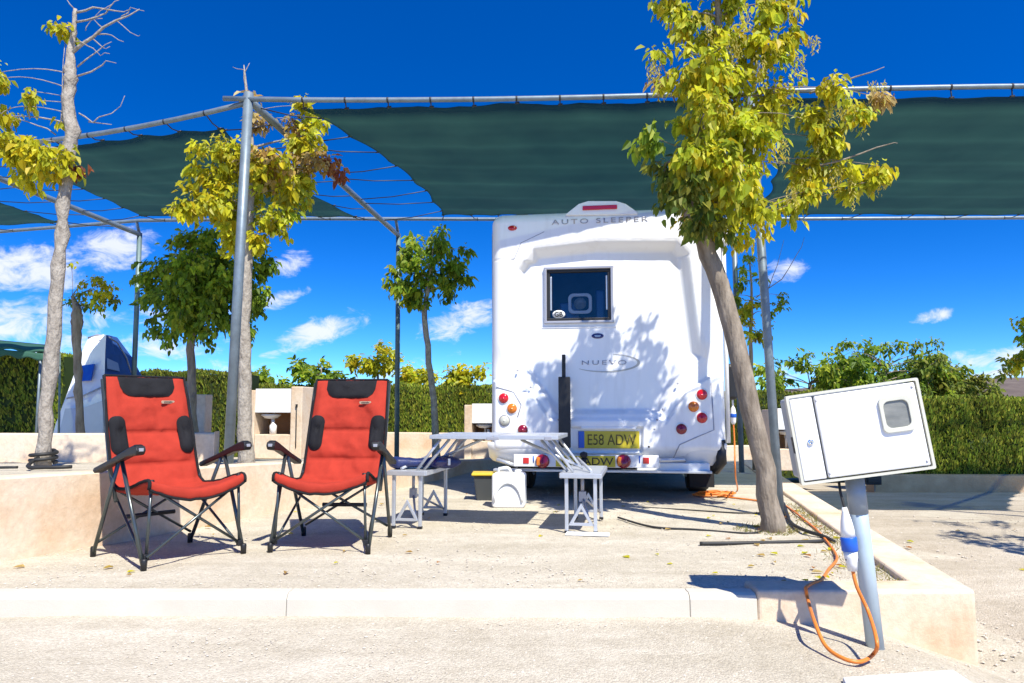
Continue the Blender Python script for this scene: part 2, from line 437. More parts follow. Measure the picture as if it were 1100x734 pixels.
    def build(s, name, m, parent=None, bev=0.0, loc=None, seg=2, colors=False, kind=None, fixn=False):
        me = bpy.data.meshes.new(name); me.from_pydata(s.v, [], s.f); me.validate(); me.update()
        if len(me.polygons) == len(s.sm): me.polygons.foreach_set('use_smooth', s.sm)
        if colors:
            at = me.color_attributes.new('Col', 'FLOAT_COLOR', 'POINT')
            buf = np.ones((len(s.c), 4), dtype=np.float32); buf[:, :3] = np.array(s.c, dtype=np.float32)
            at.data.foreach_set('color', buf.ravel())
        me.materials.append(m)
        o = bpy.data.objects.new(name, me); COL.objects.link(o)
        if parent: o.parent = parent
        if loc is not None: o.location = loc
        if bev:
            bm_ = o.modifiers.new('bevel', 'BEVEL'); bm_.width = bev; bm_.segments = seg; bm_.limit_method = 'ANGLE'; bm_.angle_limit = R(40)
        if kind: o['kind'] = kind
        return o


def text(body, m, name, parent, loc, width, height=None, rot=(math.pi / 2, 0, 0), spacing=1.0, extrude=.0015, rz=0):
    cu = bpy.data.curves.new('t', 'FONT'); cu.body = body; cu.size = 1; cu.space_character = spacing; cu.align_x = 'CENTER'; cu.align_y = 'CENTER'
    cu.extrude = 0; cu.offset = .022 if body == 'GB' else .004
    o = bpy.data.objects.new('t', cu); COL.objects.link(o)
    me = bpy.data.meshes.new_from_object(o.evaluated_get(bpy.context.evaluated_depsgraph_get()))
    bpy.data.objects.remove(o)
    vs = np.array([v.co[:] for v in me.vertices]); mn = vs.min(0); mxx = vs.max(0)
    sx = width / (mxx[0] - mn[0]); sy = (height / (mxx[1] - mn[1])) if height else sx
    cx, cy = (mn[0] + mxx[0]) / 2, (mn[1] + mxx[1]) / 2
    for v in me.vertices:
        v.co = ((v.co.x - cx) * sx, (v.co.y - cy) * sy, 0)
    me.materials.clear(); me.materials.append(m); me.name = name
    o = bpy.data.objects.new(name, me); COL.objects.link(o)
    so = o.modifiers.new('thick', 'SOLIDIFY'); so.thickness = extrude; so.offset = 0
    o.parent = parent; o.location = loc; o.rotation_euler = rot
    return o


def interp(x, xs, ys): return float(np.interp(x, xs, ys))


def fbm(x, y, z=0): return mnoise.fractal(Vector((x, y, z)), 1.0, 2.0, 4)


# ------------------------------------------------------------------ setting: ground
def gz(x, y=0):
    return interp(x, [-60, .9, 1.25, 1.7, 2.2, 3, 60], [-.09, -.09, -.11, -.165, -.33, -.36, -.36]) + (interp(y, [3.5, 7.5, 12.3, 14], [0, .12, -.13, -.25]) if x > 2.3 else -interp(y, [6.5, 14], [0, .25]))


xs = sorted(set(list(np.arange(-8, 9, .12)) + [-3000, -1500, -600, -250, -100, -50, -25, -15, -10, 10, 15, 25, 50, 100, 250, 600, 1500, 3000]))
ys = sorted(set(list(np.arange(.5, 6, .12)) + list(np.arange(6, 20, .5)) + [-200, -50, -20, -8, -3, -1, 25, 35, 60, 100, 250, 600, 1500, 3500]))
mb = MB()
vs = []
for y in ys:
    for x in xs:
        near = abs(x) < 8.5 and .4 < y < 20
        vs.append((x, y, gz(x, y) + (fbm(x * .9, y * .9) * .008 if near else 0) + (0 if near else -.01)))
nx = len(xs)
mb.add(vs, [(j * nx + i, j * nx + i + 1, (j + 1) * nx + i + 1, (j + 1) * nx + i) for j in range(len(ys) - 1) for i in range(nx - 1)], True)
road = mb.build('ground', M['road'], kind='structure')

# low terrace wall line on the left (front foot of the wall)
WA = PZ(0, 605); WB = PZ(298, 551); WC = PZ(420, 527); WD = PZ(505, 508)
dirA = (WA - WB).normalized()
W0 = WA + dirA * ((WA.y - 3.45) / max(.2, -dirA.y))
WE = Vector((1.0, 15.0, 0))
WPTS = [W0, WA, WB, WC, WD, WE]
WYS = [p.y for p in WPTS]; WXS = [p.x for p in WPTS]


def wallx(y): return interp(y, WYS, WXS)


def zt(y): return interp(y, [3, 4.4, 6.5, 7.9, 9.8, 14], [.49, .46, .39, .32, .18, -.03])


# kerb line right
K_in_near = PZ(973, 623, .03); K_in_far = PZ(843, 529, .03); K_out_near = PZ(1048, 634, .03); K_out_far = PZ(859, 525, .03)
kd = (K_in_far - K_in_near); kd = kd / kd.y
KFAR = 12.5


def kerbx(y): return K_in_near.x + kd.x * (y - K_in_near.y)


KY_ = K_out_near.y
# pitch (gravel) sheet
mb = MB()
PY0 = KY_ + .09
yy = list(np.arange(PY0, 8, .1)) + list(np.arange(8, 13.01, .25))


def pitch_fn(u, v):
    y = yy[min(len(yy) - 1, int(round(v * (len(yy) - 1))))]
    x0 = wallx(y) - .12; x1 = kerbx(y) + .06
    x = x0 + (x1 - x0) * u
    e = min(1, (y - PY0) / .3)
    return (x, y, e * (fbm(x * 1.1, y * 1.1) * .012 + fbm(x * 5, y * 5) * .004))


mb.grid(pitch_fn, 60, len(yy) - 1)
mb.build('pitch_gravel', M['gravel'], kind='structure')

# terrace ground on the left
mb = MB()
ty = list(np.arange(3.3, 10, .2)) + [10.5, 11, 12, 13, 14, 16, 20, 40, 90]


def terr_fn(u, v):
    y = ty[int(round(v * (len(ty) - 1)))]
    x0 = wallx(min(y, 14.9)) - .10
    x = x0 - 60 * u ** 3
    return (x, y, zt(y) - .012 + (fbm(x, y, 3) * .012 if u > .02 else 0))


mb.grid(terr_fn, 50, len(ty) - 1)
mb.build('terrace_ground', M['gravel'], kind='structure')

# right hand pitch surface (slightly darker dirt)
mb = MB()


def rp_fn(u, v):
    y = 3.0 + 17 * v
    x0 = K_out_near.x + kd.x * (y - K_out_near.y) - .05
    x = x0 + 14 * u
    return (x, y, gz(max(x, 2.4), y) + .006 + fbm(x * .7, y * .7, 5) * .012 + max(0, .10 * (1 - abs(y - 3) / 1.2)) * 0)


mb.grid(rp_fn, 60, 70)
mb.build('side_pitch_ground', M['pitchr'], kind='structure')

# hills
mb = MB()


def hill_fn(u, v):
    a = R(-75 + 150 * u); d = 1500 + 1400 * v
    prof = 0.45 + .55 * (.5 + .5 * math.sin(u * 9 + 1)) * (.6 + .4 * math.sin(u * 23)) + fbm(u * 12, 3) * .12
    right = interp(u, [0, .55, .72, .85, 1], [.35, .35, .95, 1.0, .9])
    h = 92 * right * (0.75 + .25 * prof) * math.sin(math.pi * min(1, v * 1.0)) ** .8
    return (math.sin(a) * d, math.cos(a) * d, h - 2 + fbm(u * 60, v * 6) * 3 * math.sin(math.pi * v))


mb.grid(hill_fn, 160, 14)
mb.build('hills', M['hill'], kind='structure')

# front kerb, cast in lengths
kl = -4.2; kr = PZ(812, 640, .0).x
KY = K_out_near.y
kx = kl
i = 0
while kx < kr - .02:
    nxk = min(kr, kx + 1.86 if i else kx + 1.3)
    mb = MB()
    prof = [(KY + .11, -.3), (KY + .11, .008), (KY + .10, .014), (KY + .03, .013), (KY + .010, .004), (KY, -.014), (KY - .012, -.3)]
    mb.extrude([(kx + .001, a, b) for a, b in prof], (nxk - kx - .002, 0, 0))
    mb.build('kerb', M['kerb'], bev=.004, kind='structure')
    kx = nxk; i += 1

# ------------------------------------------------------------------ low walls
mb = MB()
TH = .16
n = len(WPTS)


def wall_section(mb, p, q, zt0, zt1, zb, th):
    d = (q - p); d.z = 0; d.normalize(); nrm = Vector((-d.y, d.x, 0)) * th
    vs = [(p.x, p.y, zb), (q.x, q.y, zb), (q.x, q.y, zt1), (p.x, p.y, zt0)]
    vs2 = [(Vector(v) + nrm)[:] for v in vs]
    return vs, vs2


# one continuous strip: outer foot, outer top, inner top, inner foot
ring = []
fine = [W0 + (WA - W0) * k / 3 for k in range(3)] + [WA + (WB - WA) * k / 8 for k in range(8)] + [WB + (WC - WB) * k / 4 for k in range(4)] + [WC + (WD - WC) * k / 4 for k in range(4)] + [WD + (WE - WD) * k / 4 for k in range(5)]
for k, p in enumerate(fine):
    q0 = fine[max(0, k - 1)]; q1 = fine[min(len(fine) - 1, k + 1)]
    d = (q1 - q0).normalized(); nrm = Vector((-d.y, d.x, 0))
    w = fbm(p.x * 2, p.y * 2) * .006
    zz = zt(p.y) + .015 + w
    ring.append([p + Vector((0, 0, -.45)) - nrm * .01, Vector((p.x, p.y, zz - .012)), Vector((p.x, p.y, zz)) + nrm * .012, Vector((p.x, p.y, zz)) + nrm * TH, p + nrm * TH + Vector((0, 0, -.45))])
vs = [v for r_ in ring for v in r_]
fs = []
for k in range(len(ring) - 1):
    for j in range(4):
        fs.append((k * 5 + j, (k + 1) * 5 + j, (k + 1) * 5 + j + 1, k * 5 + j + 1))
fs += [(4, 3, 2, 1, 0), tuple((len(ring) - 1) * 5 + j for j in range(5))]
mb = MB(W0); mb.add(vs, fs)
o = mb.build('terrace_wall', M['wall'], loc=W0)
tag(o, 'long low peach rendered wall holding up the terrace beside the left red chair', 'wall')

# L-shaped kerb wall on the right
Kin0 = PZ(812, 625, .03)
inr = Vector((K_in_near.x, K_in_near.y, 0)); kfo = K_out_near + Vector((kd.x * (KFAR - K_out_near.y), KFAR - K_out_near.y, 0)); kfi = Vector((kerbx(KFAR), KFAR, 0))
fl = Vector((kr, KY - .004, 0))
poly = [fl, Vector((K_out_near.x, K_out_near.y, 0)), kfo, kfi, inr, Vector((kr, K_in_near.y, 0))]
base = Vector((K_out_near.x, K_out_near.y, 0))
mb = MB(base)
mb.prism([(p.x, p.y) for p in poly], -.6, .03)
# battered foot of the corner
o = mb.build('kerb_wall', M['wall'], loc=base, bev=.018, seg=3)
tag(o, 'low peach rendered kerb wall turning the corner under the white electric box', 'wall')

# white concrete slab bottom right
sp = [PZ(905, 727, -.085), PZ(1024, 719, -.085), PZ(1085, 760, -.085), PZ(925, 770, -.085)]
b0 = sp[0]; mb = MB(b0); mb.prism([(p.x, p.y) for p in reversed(sp)], -.4, -.085)
tag(mb.build('concrete_slab', M['slab'], loc=b0, bev=.006), 'white concrete slab lying in the gravel below the corner wall', 'slab')


def low_wall(p, q, h, th, label, zb=None, name='low_wall', material='wall'):
    p = Vector(p); q = Vector(q); d = q - p; ln = d.length; a = math.atan2(d.y, d.x)
    mb = MB(); nseg = max(2, int(ln / .5))
    for_z0 = [0, h]
    vs = []
    for k in range(nseg + 1):
        x = ln * k / nseg; wv = fbm(x * 1.5, p.x) * .008
        vs += [(x, 0, -.3), (x, 0, h + wv), (x, th, h + wv), (x, th, -.3)]
    fs = [(k * 4 + j, (k + 1) * 4 + j, (k + 1) * 4 + (j + 1) % 4, k * 4 + (j + 1) % 4) for k in range(nseg) for j in range(4)]
    fs += [(3, 2, 1, 0), tuple(nseg * 4 + j for j in range(4))]
    mb.add(vs, fs)
    o = mb.build(name, M[material], loc=p, bev=.015)
    o.rotation_euler = (0, 0, a)
    return tag(o, label, 'wall')


def at(px, Y, z=None):
    p = PY(px, 440, Y); p.z = zt(Y) if z is None else z
    return p


low_wall(at(-260, 7.6), at(232, 8.3), .27, .2, 'low peach planter wall in front of the blue and white tent')
low_wall(at(380, 14.2), at(560, 13.7), .46, .2, 'pink low wall at the foot of the clipped hedge left of the motorhome')
low_wall(at(935, 12.3, -.49), Vector((14.5, 12.3, -.49)), .28, .25, 'low tan kerb wall under the dark hedge at right', material='walltan_shaded')
low_wall(at(770, 13.2, 0), at(836, 13.4, 0), .22, .2, 'short pink wall section behind the leaning tree trunk')
# pale pillar behind left chair
pp = at(213, 10.6); mb = MB(); mb.box((0, 0, .38), (.30, .25, 1.1))
tag(mb.build('wall_pillar', M['wall'], loc=pp, bev=.012), 'pale rendered pillar with leaf shadows behind the left red chair', 'pillar')


# ------------------------------------------------------------------ shade structure
ZT = 3.65
F0t = PZ(267, 107, ZT); F0b = PY(245, 500, F0t.y); F0b.z = zt(F0t.y) - .05
F1t = PZ(806, 99, ZT); F1b = PY(838, 545, F1t.y - .30); F1b.z = -.05
FRt = PZ(1100, 95, ZT); FRt = F1t + (FRt - F1t) * 1.75
FLt = PZ(-80, 160, ZT)
ZR = 3.47
R0 = PZ(150, 252, ZR); R1 = PZ(428, 253, ZR); R2 = PZ(788, 240, ZR); R3 = PZ(1280, 240, ZR); RL = PZ(-190, 262, ZR)
frame = empty('shade_pergola', (F0b.x, F0b.y, 0), 0, 'tall galvanised pipe frame carrying the green shade nets', 'pergola')
fo = Vector((F0b.x, F0b.y, 0))


def post(b, t, r, m, nm='post'):
    mb = MB(fo); mb.tube([b, b + (t - b) * .5, t], r, 12); o = mb.build(nm, M[m], frame)
    return o


post(F0b, F0t + Vector((0, 0, .06)), .043, 'galv')
post(F1b, F1t + Vector((0, 0, .03)), .036, 'galv')
post(Vector((FRt.x, FRt.y, -.4)), FRt, .04, 'galv')
post(Vector((FLt.x, FLt.y, .3)), FLt, .04, 'galv')
for p, zz in ((R0, .15), (R1, .15), (R2, -.1), (R3, -.4)):
    post(Vector((p.x + .02, p.y, zz)), Vector((p.x, p.y, ZR + .02)), .036, 'greenpost' if p in (R0, R1) else 'galv')


def beam(pts, r, m='galv'):
    mb = MB(fo); mb.tube(pts, r, 10)
    o = mb.build('beam', M[m], frame)
    cl_ = MB(fo)
    return o


def bend(a, b, k, n=10, ax='z'):
    a = Vector(a); b = Vector(b); out = []
    for i in range(n + 1):
        t = i / n; p = a + (b - a) * t; p.z += k * 4 * t * (1 - t); out.append(p)
    return out


beam([F0t + Vector((-.22, -.02, 0))] + bend(F0t, F1t, -.03)[1:], .023)
beam(bend(F1t, FRt, .02), .023)
beam(bend(F0t + Vector((0, 0, -.03)), FLt, -.10), .024)
RB = [PZ(-190, 256, ZT), PZ(0, 249, ZT), PZ(150, 237, ZT), PZ(330, 235, ZT), PZ(700, 236, ZT), PZ(1100, 234, ZT), PZ(1280, 234, ZT)]
beam(RB, .026)
for a_, b_ in ((F0t, R1), (FLt, R0), (F1t, R2), (FRt, R3)):
    beam(bend(a_ + Vector((0, .02, 0)), b_, 0.0), .036)
    # stub that lifts the rear rail over the side rail
for p in (R0, R1, R2, R3):
    yb = interp(p.x, [q.x for q in RB], [q.y for q in RB])
    mb = MB(fo); mb.tube([(p.x, p.y, ZR), (p.x, yb, ZT)], .022, 8); mb.build('bracket', M['galv'], frame)


def shade(name, label, c, sag, insets, ropes, pieces=34):
    """c: four corners FL, FR, RR, RL (world); edges pulled in between ties."""
    FL, FR, RR, RLc = [Vector(p) for p in c]
    org = (FL + FR + RR + RLc) / 4
    o = empty(name, org, 0, label, 'shade net', 'green shade nets')
    mb = MB(org)
    nu, nv = 96, 36

    def scal(t, k):
        return abs(math.sin(math.pi * k * t)) ** .8

    def fn(u, v):
        eu = u + insets[3] * (1 - u) * 4 * v * (1 - v) * (1 - u) - insets[1] * u * 4 * v * (1 - v) * u
        ev = v + insets[0] * (1 - v) ** 3 * scal(u, insets[4]) - insets[2] * v ** 3 * scal(u, insets[4])
        eu += .012 * scal(v, 5) * ((1 - u) ** 6 - u ** 6)
        p = FL * (1 - eu) * (1 - ev) + FR * eu * (1 - ev) + RR * eu * ev + RLc * (1 - eu) * ev
        s = sag * 16 * u * (1 - u) * v * (1 - v)
        p = p.copy(); p.z -= s
        p.z += .006 * math.sin(u * 31 + v * 3) * (1 - v) ** 2 + fbm(u * 5, v * 4, FL.x) * .018
        return p

    def colr(u, v):
        band = 1.0 + .10 * math.sin(v * 5.5 * 2 * math.pi) * (1 if int(v * 6) % 2 else -.6) + (0.3 if abs((v * 6) % 1 - .5) < .04 else 0)
        edge = .35 if v < .03 or v > .975 or u < .008 or u > .992 else 1.0
        g = (.026, .070, .046)
        return tuple(x * band * edge for x in g)
    mb.grid(fn, nu, nv, True, colr)
    mb.build('net', M['net'], o, colors=True)
    for (edge, t, target) in ropes:
        p = {'F': lambda t: fn(t, 0), 'B': lambda t: fn(t, 1), 'L': lambda t: fn(0, t), 'R': lambda t: fn(1, t)}[edge](t)
        p = Vector(p); q = Vector(target)
        rb = MB(org); mid = (p + q) / 2 + Vector((0, 0, -.02))
        rb.tube([p, mid, q], .006, 5)
        dd = Vector((.0, .0, .03))
        rb.tube([q - Vector((.009, 0, 0)), q + Vector((.007, 0, 0))], .027, 8)
        rb.tube([p - Vector((.02, 0, .0)), p + Vector((.02, 0, .006))], .009, 6)
        rb.build('tie_rope', M['ink'], o)
    return o


def lerp(a, b, t): return a + (b - a) * t


ZC = 3.575
cA = [PZ(322, 117, ZC), PZ(800, 107, ZC), PZ(782, 231, ZC), PZ(474, 232, ZC)]


def beam_pt(a, b, k, t):
    p = a + (b - a) * t; p = p.copy(); p.z += k * 4 * t * (1 - t); return p


def rearpt(x):
    return Vector((x, interp(x, [q.x for q in RB], [q.y for q in RB]), ZT))


rp = []
for i in range(11):
    t = i / 10 * .97 + .01
    x = lerp(cA[0].x, cA[1].x, t); tt = (x - F0t.x) / (F1t.x - F0t.x)
    rp.append(('F', t, beam_pt(F0t, F1t, -.03, tt)))
    t2 = t; xb = lerp(cA[3].x, cA[2].x, t2); rp.append(('B', t2, rearpt(xb + (.06 if i % 2 else -.06))))
for i in range(8):
    t = .06 + i * .125; tt = min(.97, (lerp(cA[0].y, cA[3].y, t) - F0t.y) / (R1.y - F0t.y) + (.05 if i % 2 else -.02))
    rp.append(('L', t, lerp(F0t, R1, tt)))
shade('shade_sail', 'wide dark green shade net stretched above the motorhome roof', cA, .05, (.006, .03, .014, .05, 11), rp)
cB = [PZ(822, 106, ZC), PZ(1430, 101, ZC), PZ(1330, 232, ZC), PZ(806, 231, ZC)]
rp = []
for i in range(10):
    t = i / 9 * .97 + .01
    x = lerp(cB[0].x, cB[1].x, t)
    tt = (x - F1t.x) / (FRt.x - F1t.x); rp.append(('F', t, beam_pt(F1t, FRt, .02, tt)))
    xb = lerp(cB[3].x, cB[2].x, t); rp.append(('B', t, rearpt(xb + (.07 if i % 2 else -.05))))
shade('shade_sail', 'dark green shade net to the right of the yellow leafed tree', cB, .04, (.006, .02, .012, .03, 10), rp)
cC = [PZ(-8, 164, ZC), PZ(240, 136, ZC), PZ(386, 233, ZC), PZ(152, 233, ZC)]
rp = []
for i in range(7):
    t = i / 6 * .96 + .02
    p = lerp(cC[0], cC[1], t); tt = (p.x - F0t.x) / (FLt.x - F0t.x); rp.append(('F', t, beam_pt(F0t + Vector((0, 0, -.03)), FLt, -.10, tt)))
    xb = lerp(cC[3].x, cC[2].x, t); rp.append(('B', t, rearpt(xb + .05)))
    tt = min(.97, max(0, (lerp(cC[0].y, cC[3].y, t) - FLt.y) / (R0.y - FLt.y))); rp.append(('L', t, lerp(FLt, R0, tt)))
    tt = min(.97, max(0, (lerp(cC[1].y, cC[2].y, t) - F0t.y) / (R1.y - F0t.y))); rp.append(('R', t, lerp(F0t, R1, tt)))
shade('shade_sail', 'dark green shade net between the bare trunk and the leaning steel post', cC, .05, (.014, .05, .010, .012, 6), rp)
cD = [PZ(-420, 190, ZC), PZ(-50, 183, ZC), PZ(72, 240, ZC), PZ(-230, 250, ZC)]
rp = []
for i in range(5):
    t = i / 4 * .9 + .05
    tt = min(.97, max(0, (lerp(cD[1].y, cD[2].y, t) - FLt.y) / (R0.y - FLt.y))); rp.append(('R', t, lerp(FLt, R0, tt)))
    xb = lerp(cD[3].x, cD[2].x, t); rp.append(('B', t, rearpt(xb)))
shade('shade_sail', 'corner of a dark green shade net at the far left edge', cD, .05, (.02, .05, .012, .05, 5), rp)


# ------------------------------------------------------------------ hedges
def hedge(p, q, z0, z1, th, label, ntuft, seed, tone=1.0):
    rnd = random.Random(seed)
    p = Vector(p); q = Vector(q); d = q - p; ln = d.length; a = math.atan2(d.y, d.x); h = z1 - z0
    mb = MB()
    cols = [(.11, .165, .014), (.15, .21, .018), (.20, .24, .022), (.26, .27, .03), (.12, .13, .016)]
    nu = int(ln / .12); nv = int(h / .1) + 1

    def bump(x, z): return fbm(x * 1.3, z * .8, seed) * .09 + fbm(x * 5, z * 2.5, seed) * .06

    def front(u, v):
        x = u * ln; z = v * h; return (x, -bump(x, z) + .03 * v ** 6, z + (fbm(x * 2, 7, seed) * .06 if v > .9 else 0))
    cd = lambda u, v: tuple(c * tone for c in (.03, .05, .008))
    mb.grid(front, nu, nv, True, cd)
    mb.grid(lambda u, v: (u * ln, .03 + (th - .03) * v - (bump(u * ln, h) if v < .01 else 0), h + fbm(u * ln * 2, 7, seed) * .06), nu, 6, True, cd)
    mb.grid(lambda u, v: (0, th * (1 - u), v * h), 4, 6, True, cd)
    mb.grid(lambda u, v: (ln, th * u, v * h), 4, 6, True, cd)
    mb.grid(lambda u, v: (ln * (1 - u), th, v * h), 4, 4, True, cd)
    for _ in range(ntuft):
        x = rnd.random() * ln; patch = fbm(x * 1.2, 2, seed + 5)
        if rnd.random() < .8:
            z = rnd.random() ** .9 * h; y = -bump(x, z) - rnd.random() * .03
            dd = Vector((rnd.gauss(0, .35), -.35 - rnd.random() * .3, 1)); nn = Vector((rnd.gauss(0, .3), -1, .3))
        else:
            z = h + fbm(x * 2, 7, seed) * .06 + rnd.random() * .03; y = rnd.random() * th
            dd = Vector((rnd.gauss(0, .5), rnd.gauss(-.2, .4), 1)); nn = Vector((rnd.gauss(0, .5), -1, .4))
        c = rnd.choice(cols); k = (.8 + .5 * rnd.random() + .5 * patch) * tone
        k = max(.35, k)
        L_ = .035 + rnd.random() * .06
        mb.leaf(Vector((x, y, z)), dd, nn, L_, L_ * .42, tuple(v * k for v in c))
    o = mb.build('hedge', M['hedgeleaf'], loc=(p.x, p.y, z0), colors=True)
    o.rotation_euler = (0, 0, a)
    return tag(o, label, 'hedge')


def hz(py, Y): return PY(550, py, Y).z


hedge(at(-380, 12.5), at(66, 12.0), .1, hz(384, 12.2), .9, 'clipped cypress hedge behind the planter wall at far left', 12000, 1, 1.2)
hedge(at(140, 14.2), at(262, 14.2), -.1, hz(402, 14.2), .8, 'dark clipped hedge seen behind the left red chair', 5000, 2, .7)
hedge(at(264, 15.2), at(562, 14.9), -.1, hz(417, 15), .9, 'green clipped hedge between the right red chair and the motorhome', 17000, 3, 1.15)
hedge(at(766, 15.0, -.3), at(985, 15.0, -.3), -.5, hz(424, 15), .9, 'clipped hedge hidden partly by the electric box and leaning trunk', 7000, 4, .9)
hedge(at(966, 12.66, -.3), Vector((14.5, 12.66, -.3)), -.50, hz(431, 12.6), .9, 'tall dark green clipped hedge at right above the tan kerb', 30000, 5, 1.1)


# ------------------------------------------------------------------ trees
YEL = [(.62, .57, .025), (.68, .60, .03), (.54, .52, .03), (.46, .48, .03), (.68, .53, .02), (.40, .43, .035)]
YGR = [(.54, .56, .03), (.60, .59, .03), (.44, .50, .03), (.66, .60, .03), (.36, .44, .03), (.56, .54, .06), (.64, .50, .02)]
STRAW = [(.60, .44, .16), (.55, .38, .12), (.62, .48, .2), (.5, .36, .08), (.45, .28, .08)]
RUST = [(.32, .10, .04), (.40, .16, .05), (.26, .08, .04)]
GRN = [(.16, .27, .03), (.20, .33, .035), (.27, .39, .04), (.13, .21, .025), (.33, .43, .045)]
BRG = [(.27, .40, .03), (.34, .44, .035), (.20, .32, .03), (.42, .47, .04), (.14, .23, .02)]
OLV = [(.16, .22, .03), (.22, .27, .04), (.28, .30, .05), (.10, .16, .025), (.34, .33, .05)]


def tree(name, label, trunk, blobs, leaf_len, bark='trunk_pale', seed=0, group=None, droop=.55, twigs=(), knob=0.0, seeds=0, cat='tree', dens=2.9, bunches=()):
    """trunk: [(px,py,Y,r)], blobs: [(px,py,rpx,n,palette,dY)] ; everything becomes metres at the tree's own depth."""
    rnd = random.Random(seed + 100)
    pts = [PY(a, b, Y) for (a, b, Y, r) in trunk]
    base = pts[0].copy()
    root = empty(name, base, 0, label, cat, group)
    tb = MB(base)
    # smooth trunk path
    path = []; rad = []
    for i in range(len(pts) - 1):
        for k in range(5):
            t = k / 5; path.append(pts[i].lerp(pts[i + 1], t)); rad.append(trunk[i][3] * (1 - t) + trunk[i + 1][3] * t)
    path.append(pts[-1]); rad.append(trunk[-1][3])
    if len(path) > 8:
        for _ in range(2):
            path = [path[0]] + [(path[i - 1] + path[i] * 2 + path[i + 1]) / 4 for i in range(1, len(path) - 1)] + [path[-1]]
    rad = [r * (1 + knob * fbm(i * .9, seed, 1)) * (1.0 + .35 * math.exp(-i * .9)) for i, r in enumerate(rad)]
    path = [p + Vector((fbm(i * .5, seed) * r * .4, fbm(i * .5, seed + 9) * r * .4, 0)) for i, (p, r) in enumerate(zip(path, rad))]
    path[0] = path[0] - Vector((0, 0, .06))
    tb.tube(path, rad, 12)
    lb = MB(base)
    Y0 = trunk[-1][2]
    for (bx, by, rp_, n, pal, dY) in blobs:
        c = PY(bx, by, Y0 + dY); rr = rp_ * (Y0 + dY) / FPX
        # limb from the nearest lower trunk point
        cand = [(((p - c).length + max(0, p.z - c.z) * 2.5), i) for i, p in enumerate(path) if i > len(path) * .3]
        j = min(cand)[1]; s = path[j]; r0 = min(rad[j] * .4, .006 + rr * .035)
        mid = s.lerp(c, .5) + Vector((rnd.gauss(0, .08), rnd.gauss(0, .08), .12 * rr + (c - s).length * .12))
        if (c - s).length > 2.6 * rr: r0 *= .5
        br = []
        for k in range(7):
            t = k / 6; br.append(s * (1 - t) ** 2 + mid * 2 * t * (1 - t) + c * t * t)
        tb.tube(br, [max(.003, r0 * (1 - .8 * k / 6)) for k in range(7)], 6)
        n = int(n * dens); nsub = max(3, int(n / 24))
        for q in range(nsub):
            dv = Vector((rnd.gauss(0, 1), rnd.gauss(0, 1), rnd.gauss(0, 1)))
            dv.normalize(); dv *= rr * (rnd.random() ** .45) * .95
            tip = c + dv
            st = c.lerp(tip, .1)
            sag_ = Vector((0, 0, -droop * rr * .35 * rnd.random()))
            md = st.lerp(tip, .55) + Vector((0, 0, .06 * rr)); tip = tip + sag_
            if rnd.random() < .7:
                tb.tube([st, md, tip], [max(.0025, r0 * .28), .0022, .0012], 4, False)
            cnt = int(n / nsub)
            tone = .72 + .5 * rnd.random(); pc = rnd.choice(pal); zs_ = .65 + .6 * rnd.random()
            for _ in range(cnt):
                t_ = .35 + .7 * rnd.random() ** .8
                pnt = (st.lerp(md, t_ / .55) if t_ < .55 else md.lerp(tip, (t_ - .55) / .45)) + Vector((rnd.gauss(0, 1), rnd.gauss(0, 1), rnd.gauss(-.3, .8))) * (leaf_len * .45)
                outw = (pnt - c); outw.normalize()
                d = Vector((rnd.gauss(0, .5), rnd.gauss(0, .5), -droop * 1.3 + rnd.gauss(0, .35))) + outw * .55
                nn = outw * .5 + Vector((rnd.gauss(.2, .45), rnd.gauss(-.6, .45), .8 + rnd.gauss(0, .3)))
                col = rnd.choice(pal) if rnd.random() < .6 else pc
                k = tone * (.8 + .4 * rnd.random())
                ll = leaf_len * zs_ * (.5 + .8 * rnd.random())
                lb.leaf(pnt, d, nn, ll, ll * (.42 + .2 * rnd.random()), tuple(min(.7, v * k) for v in col))
    for (bx, by, dY_, ln_px) in bunches:      # hanging seed bunches
        for q in range(7):
            st = PY(bx + rnd.gauss(0, 4), by + rnd.gauss(0, 3), Y0 + dY_ + rnd.gauss(0, .04)); ln_ = ln_px * (.6 + .6 * rnd.random()) * Y0 / FPX
            for k in range(9):
                p_ = st + Vector((rnd.gauss(0, .008), rnd.gauss(0, .008), -ln_ * k / 9))
                lb.leaf(p_, Vector((rnd.gauss(0, .55), rnd.gauss(0, .55), -.9)), Vector((rnd.gauss(0, 1), rnd.gauss(0, 1), .2)), .032, .010, rnd.choice([(.62, .56, .12), (.66, .58, .18), (.55, .50, .08), (.6, .48, .1)]))
    for tw in twigs:
        tp = [PY(a, b, tw[0]) for (a, b) in tw[2:]]
        if len(tp) > 2:
            tp2 = [tp[0]]
            for a_, b_ in zip(tp[:-1], tp[1:]):
                tp2 += [a_.lerp(b_, .5) + Vector((rnd.gauss(0, .008), rnd.gauss(0, .02), rnd.gauss(0, .008))), b_]
            tp = tp2
        tb.tube(tp, [max(.0025, tw[1] * (1 - .75 * i / (len(tp) - 1))) for i in range(len(tp))], 6)
    tb.build('trunk', M[bark], root)
    if lb.v: lb.build('foliage', M['leaf'], root, colors=True)
    return root


